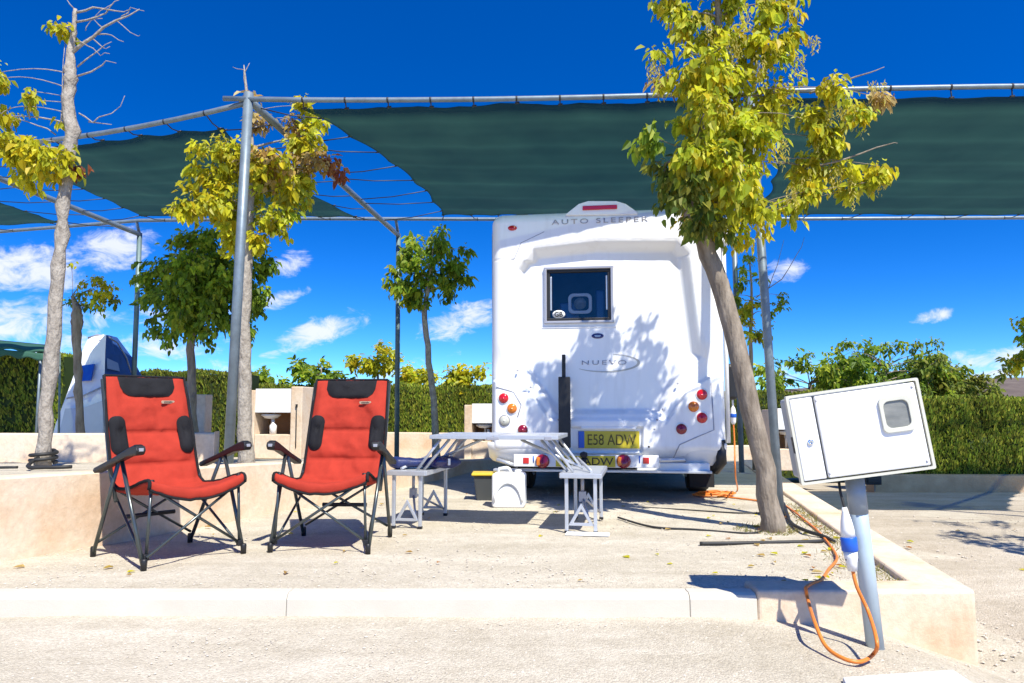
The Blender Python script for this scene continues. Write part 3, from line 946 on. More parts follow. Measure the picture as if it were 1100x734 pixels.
# front yellow tree
YT = PZ(829, 570, 0).y
tree('yellow_tree', 'leaning tree with drooping yellow leaves in front of the motorhome right side',
     [(829, 572, YT, .074), (822, 505, YT, .071), (803, 425, YT, .072), (783, 335, YT + .05, .070), (757, 258, YT + .05, .068), (739, 222, YT + .05, .060), (742, 178, YT + .05, .045), (765, 110, YT, .035), (772, 40, YT, .028), (770, -60, YT, .02)],
     [(765, 215, 48, 190, YGR, 0), (742, 200, 30, 110, OLV, -.32), (738, 160, 32, 120, YGR, -.32), (758, 115, 34, 120, YGR, -.32), (750, 230, 22, 60, OLV, -.3), (775, 175, 36, 130, YGR, -.35), (770, 70, 30, 100, YGR, -.3), (735, 190, 42, 150, OLV, .15), (790, 195, 50, 210, YGR, -.2), (752, 150, 44, 200, YGR, .1), (810, 150, 46, 230, YGR, -.2), (776, 98, 48, 240, YGR, 0), (832, 105, 38, 170, YEL, .1),
      (745, 75, 38, 140, YGR, -.1), (818, 52, 40, 180, YGR, 0), (772, 35, 44, 190, YGR, .1), (735, 20, 30, 100, YGR, 0), (828, 5, 36, 130, YGR, 0), (778, -15, 44, 150, YGR, 0), (722, -5, 24, 60, YGR, 0),
      (703, 148, 24, 60, BRG, -.2), (715, 178, 30, 70, OLV, .1), (872, 132, 24, 84, YEL, 0), (868, 180, 24, 84, YEL, .1), (898, 95, 20, 60, YEL, -.1), (918, 120, 20, 56, YGR, 0), (945, 105, 11, 26, STRAW, 0), (905, 185, 20, 56, YEL, .1),
      (915, 205, 12, 30, YGR, .1), (945, 178, 15, 40, YEL, 0), (940, 195, 12, 28, YGR, 0), (775, 242, 26, 70, OLV, -.1), (812, 228, 26, 80, YEL, -.1), (745, 235, 20, 46, OLV, 0), (848, 215, 22, 50, YGR, .1),
      (850, 40, 18, 50, YGR, .1), (800, 250, 14, 30, YGR, .05), (707, 55, 8, 14, YGR, 0), (712, 90, 9, 14, STRAW, 0), (872, 205, 18, 46, YGR, 0), (895, 150, 22, 60, YEL, .05)],
     .074, 'trunk_dark', 1, None, .75, dens=2.6, bunches=[(945, 88, 0, 26), (938, 92, 0, 34), (920, 112, 0, 34), (905, 110, 0, 30), (935, 178, 0, 34), (945, 184, 0, 26), (915, 188, 0, 36), (898, 182, .05, 30), (875, 120, 0, 30), (885, 150, 0, 34), (700, 70, 0, 18), (706, 60, 0, 30), (712, 85, 0, 22), (860, 60, 0, 26), (868, 185, 0, 30), (840, 150, -.2, 34), (815, 60, -.2, 34), (790, 40, -.2, 30), (850, 200, -.1, 26), (870, 40, 0, 20), (800, 10, -.2, 28), (760, 20, -.1, 28), (892, 110, -.1, 28)], twigs=[(YT, .010, (870, 100), (905, 88), (935, 78), (950, 72)), (YT, .008, (880, 178), (925, 165), (955, 155), (964, 154)), (YT, .007, (725, 110), (712, 70), (700, 50))])

# bare headed tree at left
YB = 5.75
tree('pollarded_tree', 'pale trunk with bare white twigs and a yellow side branch at left',
     [(46, 500, YB, .047), (50, 440, YB, .051), (59, 340, YB, .050), (66, 250, YB, .047), (72, 180, YB, .045), (78, 140, YB, .052), (72, 110, YB, .045), (76, 85, YB, .050), (75, 60, YB, .032), (79, 35, YB, .020), (81, 10, YB, .014)],
     [(40, 165, 34, 130, YEL, -.1), (20, 160, 28, 100, YEL, 0), (62, 170, 22, 70, YEL, -.1), (5, 150, 22, 60, YEL, 0), (2, 85, 13, 30, YGR, 0), (8, 118, 12, 24, YEL, 0), (-8, 80, 18, 40, YEL, 0), (70, 33, 12, 24, YEL, 0), (58, 28, 8, 12, YGR, 0),
      (80, 180, 9, 14, RUST, 0), (34, 98, 7, 10, YGR, 0), (35, 108, 5, 8, YGR, 0), (70, 125, 6, 8, YEL, 0), (25, 185, 22, 46, YEL, .1), (-25, 130, 40, 110, YEL, 0)],
     .066, 'trunk_pale', 2, None, .75, knob=.32, dens=3.2,
     twigs=[(YB, .016, (77, 57), (100, 40), (125, 22), (150, 10)), (YB, .010, (80, 14), (100, 8), (125, 12), (140, 10)), (YB, .009, (81, 24), (105, 18), (118, 8), (128, 0)), (YB, .007, (83, 72), (105, 55), (120, 45)),
            (YB, .008, (83, 82), (110, 70), (125, 68)), (YB, .006, (105, 37), (120, 38), (133, 45)), (YB, .005, (110, 30), (100, 20), (120, 5)), (YB, .005, (125, 22), (140, 35), (150, 38)), (YB, .007, (85, 122), (100, 132), (120, 122), (134, 103)),
            (YB, .005, (95, 131), (120, 134)), (YB, .006, (65, 135), (67, 90), (70, 45)), (YB, .006, (60, 145), (40, 135), (20, 128), (0, 130)), (YB, .006, (32, 128), (30, 108), (36, 97)), (YB, .005, (80, 10), (72, 0), (66, -8)), (YB, .005, (130, 18), (140, 8), (155, 12)),
            (YB, .006, (78, 45), (95, 50), (108, 60), (118, 58)), (YB, .005, (100, 42), (112, 52), (118, 50)), (YB, .004, (92, 33), (98, 22), (110, 20))])

# tree behind leaning left post: straw and yellow crown
YP = 7.05
tree('straw_yellow_tree', 'tree with straw and yellow crown growing behind the leaning steel post',
     [(264, 502, YP, .068), (263, 440, YP, .064), (262, 360, YP, .058), (265, 290, YP, .052), (268, 230, YP, .045), (270, 180, YP, .038), (268, 130, YP, .026), (264, 90, YP, .012), (262, 70, YP, .005)],
     [(250, 165, 38, 170, YEL, 0), (228, 185, 30, 110, YEL, 0), (235, 215, 34, 130, YEL, -.1), (205, 215, 20, 60, YEL, 0), (260, 235, 34, 130, YGR, .1), (300, 235, 26, 80, YGR, 0), (290, 200, 38, 150, YGR, .15), (280, 170, 30, 80, STRAW, -.1), (285, 178, 32, 80, YEL, -.15), (310, 180, 30, 70, STRAW, 0), (308, 190, 28, 60, YEL, 0),
      (325, 150, 24, 76, YEL, 0), (335, 175, 22, 64, STRAW, 0), (320, 205, 24, 70, YGR, .1), (330, 115, 16, 40, YEL, 0), (275, 130, 16, 40, STRAW, 0), (268, 102, 10, 20, STRAW, 0), (312, 140, 18, 46, STRAW, .1), (357, 170, 6, 9, RUST, 0), (362, 186, 5, 8, RUST, 0), (195, 222, 14, 30, YEL, 0), (280, 255, 18, 40, YEL, 0), (255, 258, 18, 40, YEL, 0),
      (215, 160, 14, 26, YEL, 0), (340, 130, 14, 30, YGR, .1)],
     .08, 'trunk_pale', 3, None, .6, dens=3.4, twigs=[(YP, .008, (264, 95), (262, 75), (250, 72)), (YP, .006, (262, 80), (268, 68))])

# round green tree
YG = 9.2
tree('round_green_tree', 'round crowned dark green tree behind the left red chair',
     [(208, 480, YG, .055), (206, 420, YG, .052), (205, 365, YG, .048), (208, 320, YG, .04), (210, 280, YG, .03)],
     [(225, 300, 48, 330, GRN, 0), (195, 285, 44, 260, GRN, 0), (185, 320, 40, 220, GRN, -.2), (255, 290, 40, 220, GRN, 0), (260, 325, 38, 200, GRN, .1), (220, 340, 40, 210, GRN, 0), (190, 345, 26, 90, BRG, -.2), (275, 275, 26, 100, BRG, 0), (170, 295, 26, 100, BRG, 0), (225, 262, 34, 160, BRG, 0), (215, 318, 46, 300, GRN, -.3), (245, 345, 30, 140, GRN, -.1), (180, 350, 20, 60, GRN, 0), (205, 285, 40, 200, BRG, -.4), (250, 300, 34, 150, BRG, -.4), (195, 330, 26, 90, BRG, -.4),
      (290, 285, 14, 30, GRN, 0), (285, 312, 18, 46, GRN, 0), (158, 315, 14, 30, BRG, 0), (200, 255, 22, 70, BRG, 0), (250, 350, 18, 46, GRN, 0)],
     .09, 'trunk_dark', 4, None, .6, dens=2.6)

# small pollard left middle
YS = 9.6
tree('small_pollard_tree', 'small stubby tree with one yellow tuft between pale trunk and tent',
     [(86, 478, YS, .046), (85, 420, YS, .046), (82, 370, YS, .05), (83, 345, YS, .075), (82, 330, YS, .05), (78, 318, YS, .02)],
     [(105, 312, 20, 80, YGR, 0), (118, 308, 14, 46, YEL, 0), (98, 300, 12, 30, YEL, 0), (122, 318, 10, 20, OLV, 0), (90, 322, 9, 16, OLV, 0), (108, 330, 8, 12, GRN, 0), (75, 325, 6, 8, GRN, 0), (76, 282, 3, 4, YGR, 0)],
     .065, 'trunk_dark', 5, None, .5, knob=.25)

# middle small tree
YM = 10.3
tree('slender_tree', 'slender young tree with light green crown left of the motorhome',
     [(469, 492, YM, .048), (466, 430, YM, .044), (460, 380, YM, .042), (455, 335, YM, .038), (462, 300, YM, .025), (465, 270, YM, .015)],
     [(460, 285, 34, 150, BRG, 0), (435, 295, 26, 90, BRG, 0), (420, 295, 15, 34, BRG, 0), (485, 290, 26, 96, BRG, 0), (475, 262, 26, 90, BRG, 0), (445, 268, 24, 80, BRG, 0), (503, 300, 11, 24, BRG, 0), (450, 312, 20, 60, BRG, 0), (478, 310, 18, 50, BRG, 0), (435, 318, 8, 12, YGR, 0), (470, 250, 12, 24, BRG, 0), (500, 270, 10, 18, BRG, 0), (455, 324, 8, 12, BRG, 0)],
     .095, 'trunk_pale', 6, None, .6, dens=2.8)

# sparse tree behind the front trunk
YQ = 10.0
tree('sparse_tree', 'sparse young tree with bare upper twigs behind the leaning trunk',
     [(812, 500, YQ, .035), (808, 430, YQ, .03), (806, 370, YQ, .026), (808, 320, YQ, .018), (805, 275, YQ, .008)],
     [(802, 275, 14, 30, GRN, 0), (798, 300, 16, 36, BRG, 0), (800, 330, 18, 50, YGR, 0), (820, 335, 18, 40, BRG, 0), (805, 355, 18, 46, YGR, 0), (838, 328, 9, 16, BRG, 0), (842, 318, 7, 10, BRG, 0), (818, 362, 12, 26, BRG, 0), (790, 345, 12, 26, YGR, 0), (822, 300, 9, 14, BRG, 0), (790, 318, 9, 14, BRG, 0)],
     .07, 'trunk_dark', 7, None, .5, twigs=[(YQ, .008, (812, 320), (840, 300), (855, 275), (864, 255)), (YQ, .006, (825, 312), (835, 285), (842, 258))])

# right edge tree
YE = 8.2
tree('edge_tree', 'young tree with green and yellow leaves cut by the right edge',
     [(1135, 520, YE, .04), (1128, 460, YE, .036), (1122, 400, YE, .03), (1116, 350, YE, .015)],
     [(1102, 380, 16, 40, BRG, 0), (1096, 392, 12, 26, YEL, 0), (1108, 350, 18, 46, BRG, 0), (1130, 360, 34, 110, BRG, 0), (1095, 345, 8, 12, YGR, 0), (1088, 388, 6, 8, GRN, 0), (1140, 320, 30, 90, BRG, 0)],
     .075, 'trunk_pale', 8, None, .6)

# street tree just outside the frame whose crown dapples the side pitch
tree('yellow_tree', 'young yellow leafed tree standing beside the gravel on the far right', [(1425, 690, 4.5, .05), (1420, 500, 4.5, .045), (1415, 330, 4.5, .04), (1410, 200, 4.5, .03)],
     [(1400, 170, 55, 120, YGR, 0), (1370, 130, 50, 100, YEL, .3), (1450, 140, 55, 110, YGR, .2), (1410, 80, 55, 110, YEL, 0), (1470, 60, 45, 80, YGR, .5), (1360, 60, 40, 70, YGR, .6)], .075, 'trunk_pale', 30, None, .6, dens=1.4)

# leafy trees beyond the right hedge
i = 0
for (cx, top, w, hgt, pal, Yd, lab) in [(950, 360, 60, 60, GRN, 17, 'dense green tree rising behind the top edge of the electric box'), (870, 385, 52, 46, BRG, 16.6, 'bright green bushy tree beyond the hedge between thin post and electric box'),
                                        (1005, 385, 38, 40, OLV, 17.4, 'olive green bush above the hedge just right of the electric box')]:
    bl = []
    rr = random.Random(i + 50)
    for k in range(16):
        a = rr.random() * 6.28; r_ = rr.random() ** .5
        bl.append((cx + math.cos(a) * r_ * w, top + hgt * .62 + math.sin(a) * r_ * hgt * .55, 18 + rr.random() * 10, 62, pal if rr.random() < .7 else BRG, rr.gauss(0, .4)))
    for k in range(7):
        bl.append((cx + rr.uniform(-1, 1) * w * 1.05, top + 8 + rr.random() * 14, 8 + rr.random() * 5, 18, BRG, 0))
    zb = -.3
    by = PY(cx, 440, Yd); pyb = 440 + (CAM_H - zb) * FPX / Yd
    tree('bushy_tree', lab, [(cx, pyb, Yd, .07), (cx + 2, top + hgt * 1.2, Yd, .06), (cx, top + hgt * .6, Yd, .04)], bl, .13, 'trunk_dark', 20 + i, None, .55)
    i += 1
# small straggly shrub right of hedge + yellow shrubs beyond the middle hedge
shr = [(1050, 408, 30, OLV, 17, 'wispy shrub poking above the hedge near the far hill'), (345, 395, 26, BRG, 15.5, 'low yellow green shrub over the hedge behind the right red chair left side'),
       (405, 380, 30, YGR, 15.5, 'tall yellow green shrub sticking up beside the dark green post'), (490, 398, 24, YEL, 15.5, 'yellow shrub above the hedge next to the motorhome'),
       (285, 408, 28, BRG, 16, 'green shrub top over the hedge above the sink hut'), (447, 402, 22, YGR, 16, 'small yellow green shrub between dark post and slender trunk')]
for k, (cx, cy, w, pal, Yd, lab) in enumerate(shr):
    rr = random.Random(k + 80); bl = []
    for q in range(9):
        bl.append((cx + rr.gauss(0, .6) * w, cy + 6 + rr.gauss(0, .38) * w * .6, 8 + rr.random() * 6, 34, pal, rr.gauss(0, .2)))
    pyb = 440 + (CAM_H - 0.1) * FPX / Yd
    tree('shrub', lab, [(cx, pyb, Yd, .03), (cx + 1, cy + 25, Yd, .025), (cx, cy, Yd, .012)], bl, .12, 'trunk_dark', 40 + k, None, .35, cat='shrub')

# ------------------------------------------------------------------ motorhome
VA = R(8.5)
V0 = Vector((.881, 7.04, 0)); VU = Vector((math.cos(VA), -math.sin(VA), 0)); VV = Vector((math.sin(VA), math.cos(VA), 0))


def VR(px, py, ly=0.0):
    d = Vector(ray(px, py)); o_ = V0 + VV * ly - Vector((0, 0, CAM_H)); o_.z = -CAM_H
    t = (V0 + VV * ly).dot(VV) / d.dot(VV)
    p = d * t + Vector((0, 0, CAM_H)) - V0
    return p.dot(VU), p.z


van = empty('motorhome', V0, -VA, 'white coachbuilt motorhome seen from behind, parked under the green shade net', 'motorhome')


def sdf(P, poly):
    """signed distance to polygon (negative inside), P: (n,2)"""
    poly = np.array(poly, float); n = len(poly)
    d = np.full(len(P), 1e9); inside = np.zeros(len(P), bool)
    for i in range(n):
        a = poly[i]; b = poly[(i + 1) % n]; e = b - a; w = P - a
        t = np.clip((w @ e) / (e @ e), 0, 1); q = w - t[:, None] * e
        d = np.minimum(d, np.sqrt((q ** 2).sum(1)))
        c = ((a[1] > P[:, 1]) != (b[1] > P[:, 1]))
        with np.errstate(divide='ignore', invalid='ignore'):
            xx = (b[0] - a[0]) * (P[:, 1] - a[1]) / (b[1] - a[1] + 1e-12) + a[0]
        inside ^= c & (P[:, 0] < xx)
    return np.where(inside, -d, d)


def sstep(x, a, b):
    t = np.clip((x - a) / (b - a), 0, 1); return t * t * (3 - 2 * t)


def vpoly(pp): return [VR(*p) for p in pp]


HW = 1.10; ZB = .40; ZTOP = 2.78


def outline(z):
    """half widths left/right at height z with rounded top corners"""
    def side(rc):
        if z > ZTOP - rc:
            k = z - (ZTOP - rc); return HW - rc + math.sqrt(max(0, rc * rc - k * k))
        return HW
    return -side(.10), side(.16)


REC = vpoly([(572, 266), (640, 258), (728, 258), (742, 272), (757, 385), (737, 400), (714, 446), (598, 447), (574, 414), (558, 385), (556, 290)])
PODL = vpoly([(505, 408), (545, 409), (575, 427), (600, 462), (600, 470), (505, 470)])
PODR = vpoly([(800, 402), (762, 404), (736, 422), (710, 462), (710, 470), (800, 470)])
PLATE = vpoly([(613, 459), (691, 459), (690, 486), (613, 486)])
wl, wt = VR(585, 287); wr, wb = VR(658, 345)
NX, NZ = 200, 220
zs = np.linspace(ZB, ZTOP - .0005, NZ + 1)
pts2 = []
for z in zs:
    a, b = outline(z); b = min(b, HW); pts2.append([(a + (b - a) * i / NX, z) for i in range(NX + 1)])
P = np.array(pts2).reshape(-1, 2)
ox = []
for z in np.linspace(ZB - .3, ZTOP, 60): ox.append((outline(z)[0], z))
for z in np.linspace(ZTOP, ZB - .3, 60): ox.append((outline(z)[1], z))
dO = -sdf(P, ox)
RR_ = .085
dd_ = np.clip(dO, 0, RR_)
yoff = RR_ - np.sqrt(np.maximum(0, RR_ ** 2 - (RR_ - dd_) ** 2))
sr = sdf(P, REC)
slope = np.where(P[:, 1] > 2.3, .11, np.where(P[:, 0] > .5, .13, .06))
yoff += .075 * (1 - sstep(sr, -slope, 0)) + .03 * (1 - sstep(sr, -.03, .05)) * 0 + .004 * (np.abs(sr) < .007)
pod = np.minimum(sdf(P, PODL), sdf(P, PODR))
zp0 = VR(650, 449)[1]
bump_ = np.maximum(1 - sstep(pod, -.012, .012), 1 - sstep(P[:, 1], zp0 - .03, zp0 + .008))
yoff -= .035 * bump_ * np.clip(dO / .05, 0, 1)
zu = VR(650, 478)[1]
yoff -= .032 * sstep(sr, -slope, .02) * sstep(P[:, 1], 1.25, 1.5) * np.clip(dO / .10, 0, 1)
k_ = np.clip((zu - P[:, 1]) / (zu - ZB), 0, 1)
yoff += .13 * k_ ** 2
pl = sdf(P, PLATE)
yoff = yoff + (.035 * (1 - sstep(pl, -.012, .004)))
# faint panel seam lines
seamz = VR(540, 280)[1]
yoff += .006 * (np.abs(P[:, 1] - seamz) < .006) * (P[:, 0] < -.86)
yoff += .006 * (np.abs(pod - .0) < .009) * (P[:, 1] > zp0 - .05)
mb = MB()
vs = [(p[0], y, p[1]) for p, y in zip(P, yoff)]
fs = []
for j in range(NZ):
    for i in range(NX):
        k = j * (NX + 1) + i
        cx = P[k, 0] + .006; cz = P[k, 1] + .006
        if wl + .01 < cx < wr - .01 and wb + .01 < cz < wt - .01: continue
        fs.append((k, k + 1, k + NX + 2, k + NX + 1))
mb.add(vs, fs, True)
mb.build('rear_panel', M['white'], van)
# body shell (sides, roof, nose) from y=RR_ forward
mb = MB()
prof = [(x, z) for x, z in ox if z >= ZB - .001]
prof = [(-HW, ZB)] + prof + [(HW, ZB)]
ys_ = [RR_ - .002, 2.0, 4.0, 5.3]
vs = []
for y in ys_:
    for (x, z) in prof: vs.append((x, y, z))
n = len(prof)
fs = [(j * n + i, j * n + (i + 1) % n, (j + 1) * n + (i + 1) % n, (j + 1) * n + i) for j in range(len(ys_) - 1) for i in range(n)]
fs.append(tuple((len(ys_) - 1) * n + i for i in range(n)))
mb.add(vs, fs, True)
bo = mb.build('body', M['white'], van)
es = bo.modifiers.new('e', 'EDGE_SPLIT'); es.split_angle = R(35)
# cab
mb = MB()
cabp = [(5.2, .35), (5.2, 2.05), (5.45, 2.0), (6.0, 1.35), (6.65, 1.1), (6.75, .8), (6.75, .35)]
mb.extrude([(-.98, y, z) for y, z in cabp], (1.96, 0, 0)); mb.build('cab', M['white'], van, bev=.04)
# lower skirt ends (wheel well lips) and chassis underneath
mb = MB(); mb.box((0, 2.8, .37), (1.9, 5.2, .16)); mb.box((0, .9, .33), (1.2, .3, .14)); mb.box((-.35, 1.4, .3), (.35, .9, .2))
mb.build('chassis', M['chassis'], van)
for sx in (-1, 1):
    mb = MB(); mb.lathe([(.0, -.11), (.31, -.11), (.335, -.08), (.335, .08), (.31, .11), (0, .11)], (sx * .93, 1.15, .335), 'x', 28); w = mb.build('wheel', M['rubber'], van)
    mb = MB(); mb.lathe([(0, -.115), (.19, -.118), (.2, -.1), (.2, .1), (.19, .118), (0, .115)], (sx * .93, 1.15, .335), 'x', 24); mb.build('rim', M['alu'], w)
    mb = MB(); mb.lathe([(.0, -.11), (.31, -.11), (.335, -.08), (.335, .08), (.31, .11), (0, .11)], (sx * .88, 5.0, .335), 'x', 28); w = mb.build('wheel', M['rubber'], van)
    mb = MB(); mb.lathe([(0, -.115), (.19, -.118), (.2, -.1), (.2, .1), (.19, .118), (0, .115)], (sx * .88, 5.0, .335), 'x', 24); mb.build('rim', M['alu'], w)
    mb = MB(); mb.box((sx * .93, .62, .26), (.24, .015, .34)); mb.build('mud_flap', M['rubber'], van)
# side awning cassette and rail (right side)
mb = MB(); mb.tube([(HW + .03, .12, .55), (HW + .03, .12, 2.5)], .02, 8); mb.tube([(HW + .05, .05, 2.5), (HW + .05, 4.2, 2.5)], .055, 10)
mb.build('awning_rail', M['white2'], van)
mb = MB(); mb.box((HW + .08, .2, 1.12), (.10, .12, .34)); mb.build('side_locker', M['black'], van, bev=.03)
mb = MB(); mb.tube([(HW - .06, .02, ZB + .18), (HW - .05, .02, ZB - .02), (HW - .10, .12, ZB - .1)], .05, 10); mb.build('corner_buffer', M['black'], van)

# window
zc = (wt + wb) / 2; xc = (wl + wr) / 2; ww = wr - wl; wh = wt - wb
win = MB()
fy = .068
for (cx, cz, sx, sz) in ((xc, wt - .006, ww + .03, .026), (xc, wb + .004, ww + .03, .026), (wl + .002, zc, .026, wh - .02), (wr - .002, zc, .026, wh - .02)):
    win.box((cx, fy, cz), (sx, .05, sz))
wo_ = win.build('window', M['greytext'], van, bev=.006)
mb = MB()
for (cx, cz, sx, sz) in ((xc, wt - .032, ww - .03, .03), (xc, wb + .03, ww - .03, .03), (wl + .03, zc, .03, wh - .09), (wr - .03, zc, .03, wh - .09)):
    mb.box((cx, fy + .012, cz), (sx, .03, sz))
mb.build('rubber_seal', M['black'], wo_, bev=.006)
for x_ in (wl + .052, wr - .052):
    mb = MB(); mb.box((x_, fy + .02, zc + .02), (.018, .012, wh * .62)); mb.build('stay_arm', M['alu'], wo_, bev=.004)
mb = MB(); mb.box((xc, fy + .022, zc), (ww - .02, .006, wh - .02)); mb.build('pane', M['glass'], wo_)
mb = MB()
mb.add([(wl - .1, .1, wb - .2), (wr + .1, .1, wb - .2), (wr + .1, .1, wt + .1), (wl - .1, .1, wt + .1), (wl - .3, .9, wb - .3), (wr + .3, .9, wb - .3), (wr + .3, .9, wt + .2), (wl - .3, .9, wt + .2)],
       [(4, 5, 6, 7), (0, 4, 7, 3), (1, 2, 6, 5), (3, 7, 6, 2), (0, 1, 5, 4)])
mb.build('cabin_interior', M['interior'], wo_)
mb = MB(); mb.box((xc - .1, .25, wb + .1), (.2, .1, .24)); mb.box((xc + .2, .32, wb + .2), (.1, .1, .3)); mb.build('cabin_clutter', M['badge'], wo_, bev=.02)
# clear reflective box shape inside the window
cx_, cz_ = VR(623, 326, .1)
mb = MB()
for rr_, y_ in ((.105, .105), (.1, .13)):
    pass


def rrect(cx, cz, w, h, r, n=5):
    out = []
    for (sx, sz, a0) in ((1, -1, -90), (1, 1, 0), (-1, 1, 90), (-1, -1, 180)):
        for k in range(n + 1):
            a = R(a0 + 90 * k / n); out.append((cx + sx * (w / 2 - r) + r * math.cos(a), cz + sz * (h / 2 - r) + r * math.sin(a)))
    return out


def ring_part(mb, outer, inner, y0, y1):
    n = len(outer)
    vs = [(x, y0, z) for x, z in outer] + [(x, y0, z) for x, z in inner] + [(x, y1, z) for x, z in outer] + [(x, y1, z) for x, z in inner]
    fs = []
    for i in range(n):
        j = (i + 1) % n
        fs += [(i, j, n + j, n + i), (2 * n + i, 3 * n + i, 3 * n + j, 2 * n + j), (i, 2 * n + i, 2 * n + j, j), (n + i, n + j, 3 * n + j, 3 * n + i)]
    return mb.add(vs, fs)


ring_part(mb, rrect(cx_, cz_, .23, .20, .05), rrect(cx_, cz_, .17, .14, .035), .105, .13)
mb.build('mirror_housing', M['white2'], wo_, bev=.006)
mb = MB(); mb.lathe([(0, 0), (.06, 0), (.05, .02), (0, .03)], (cx_, .118, cz_), 'y', 16); mb.box((cx_ + .02, .11, cz_ + .02), (.05, .01, .012)); mb.build('mirror_lens', M['sightglass'], wo_)
gx, gz_ = VR(600, 338, .06)
mb = MB(); mb.lathe([(0, 0), (1, 0), (1, .002), (0, .002)], (0, 0, 0), 'y', 28)
mb.v = [(gx + x * .062, .082 + y - .006, gz_ + .004 + z * .04) for x, y, z in mb.v]
gbst = mb.build('country_sticker', M['white2'], wo_)
text('GB', M['ink'], 'sticker_letters', gbst, (gx, .0735, gz_ + .004), .082, .050)
# moulding line under window
ml0, mz0 = VR(581, 350); ml1, mz1 = VR(662, 349)
mb = MB(); mb.box(((ml0 + ml1) / 2, .074, mz0 - .012), (ml1 - ml0, .014, .014)); mb.build('window_ledge', M['white'], van, bev=.004)

# roof spoiler with high level brake light
sa = [VR(*p) for p in ((608, 231), (622, 220), (632, 217), (662, 217), (672, 220), (685, 229), (685, 231.5), (608, 232.5))]
mb = MB(); mb.extrude([(x, -.034, z) for x, z in reversed(sa)], (0, .35, 0)); spl = mb.build('roof_spoiler', M['white'], van, bev=.012)
s0 = VR(626, 225); s1 = VR(663, 225)
mb = MB(); mb.box(((s0[0] + s1[0]) / 2, -.038, s0[1] - .0), (s1[0] - s0[0], .02, .042)); mb.build('brake_light', M['glassred'], spl, bev=.006)
# roof vent dome pale on right of spoiler
rx, rz_ = VR(710, 226)
mb = MB(); mb.box((rx, .75, ZTOP + .03), (.42, .42, .07)); mb.build('roof_vent', M['beige'], van, bev=.03)
for (px, py) in ((551, 246), (735, 236)):
    x, z = VR(px, py)
    mb = MB(); mb.lathe([(.0, .01), (1, .01), (1, -.012), (.8, -.02), (0, -.024)], (0, 0, 0), 'y', 20); mb.v = [(x + a * .045, b - .024, z + c * .026) for a, b, c in mb.v]
    mb.build('marker_light', M['glassred'], van)


def lamp(px, py, m, ly, r=.052, rim='chrome'):
    x, z = VR(px, py, ly)
    mb = MB(); mb.lathe([(.9 * r, .03), (r * 1.14, .03), (r * 1.14, -.004), (r * 1.02, -.008), (r * .95, .0), (0, .0)], (x, ly, z), 'y', 28); o = mb.build('tail_light', M[rim], van)
    mb = MB(); mb.lathe([(r * .98, .004), (r * .97, -.006), (r * .8, -.017), (r * .45, -.024), (0, -.026)], (x, ly, z), 'y', 28); mb.build('lens', M[m], o)
    mb = MB(); mb.lathe([(r * .3, -.022), (r * .26, -.027), (0, -.028)], (x, ly, z), 'y', 16); mb.build('lens_boss', M[m], o)


for (px, py, m) in ((541, 428, 'glassred'), (550, 439, 'glassamber'), (542, 452, 'glassclear'), (561.5, 462, 'glassmaroon')):
    lamp(px, py, m, -.036, .049, 'greytext' if m == 'glassclear' else 'white2')
for (px, py, m) in ((754, 424, 'glassred'), (745, 437, 'glassamber'), (754, 449, 'glassred'), (732, 461, 'glassmaroon')):
    lamp(px, py, m, -.036, .05, 'white2')
# lower moulding groove on right pod
g = [VR(*p, -.036) for p in ((764, 412), (767, 462), (748, 470), (730, 478), (722, 496))]
mb = MB(); mb.tube([(x, -.034 + (.02 if i > 3 else 0), z) for i, (x, z) in enumerate(g)], .006, 6); mb.build('trim_strip', M['greytext'], van)
g = [VR(*p, -.036) for p in ((533, 416), (552, 421), (560, 435), (556, 448))]
mb = MB(); mb.tube([(x, -.036, z) for i, (x, z) in enumerate(g)], .005, 6); mb.build('trim_strip', M['greytext'], van)
# panel joints and cap screws
for sx in (-1, 1):
    mb = MB(); mb.tube([(sx * (HW - .004), RR_ + .012, .62), (sx * (HW + .001), RR_ + .012, 2.6)], .006, 6); mb.build('joint_seal', M['greytext'], van)
x0, z0 = VR(529, 280); x1, z1 = VR(553, 279)
mb = MB(); mb.tube([(x0 + .06, .0, z0), (x1, -.032, z1), (VR(560, 262)[0], -.032, VR(560, 262)[1]), (VR(585, 250)[0], -.032, VR(585, 250)[1])], .0035, 6); mb.build('joint_seal', M['greytext'], van)
for (px, py) in ((556, 398), (570, 416), (728, 412), (712, 440), (600, 451), (706, 451), (697, 480), (703, 461)):
    x, z = VR(px, py, -.03)
    mb = MB(); mb.lathe([(.010, .01), (.010, -.002), (.006, -.005), (0, -.005)], (x, -.034, z), 'y', 12); mb.build('screw_cap', M['greytext'] if py < 470 else M['ink'], van)
# lettering
x0, z0 = VR(593, 241); x1, z1 = VR(696, 236)
text('AUTO SLEEPER', M['greytext'], 'lettering', van, ((x0 + x1) / 2, -.036, (z0 + z1) / 2 + .005), x1 - x0, .048, spacing=1.35)
x0, z0 = VR(625, 391, .07); x1, z1 = VR(673, 388, .07)
text('NUEVO', M['greytext'], 'lettering', van, ((x0 + x1) / 2, .0715, (z0 + z1) / 2), x1 - x0, .042, spacing=1.35)
sw = []
for k in range(25):
    t = k / 24; a = R(-140 + 215 * t)
    sw.append((math.cos(a), math.sin(a), .25 + .75 * math.sin(math.pi * min(1, t * 1.0)) ** .8))
cxs, czs = VR(652, 391, .07)
mb = MB(); vs = []
for (c_, s_, w_) in sw:
    for k in (-1, 1): vs.append((cxs - .02 + c_ * (.32 + k * .014 * w_), .0722, czs + .01 + s_ * (.085 + k * .008 * w_)))
mb.add(vs, [(2 * i, 2 * i + 1, 2 * i + 3, 2 * i + 2) for i in range(24)]); o = mb.build('swoosh_decal', M['swoosh'], van)
so = o.modifiers.new('s', 'SOLIDIFY'); so.thickness = .002; so.offset = 0
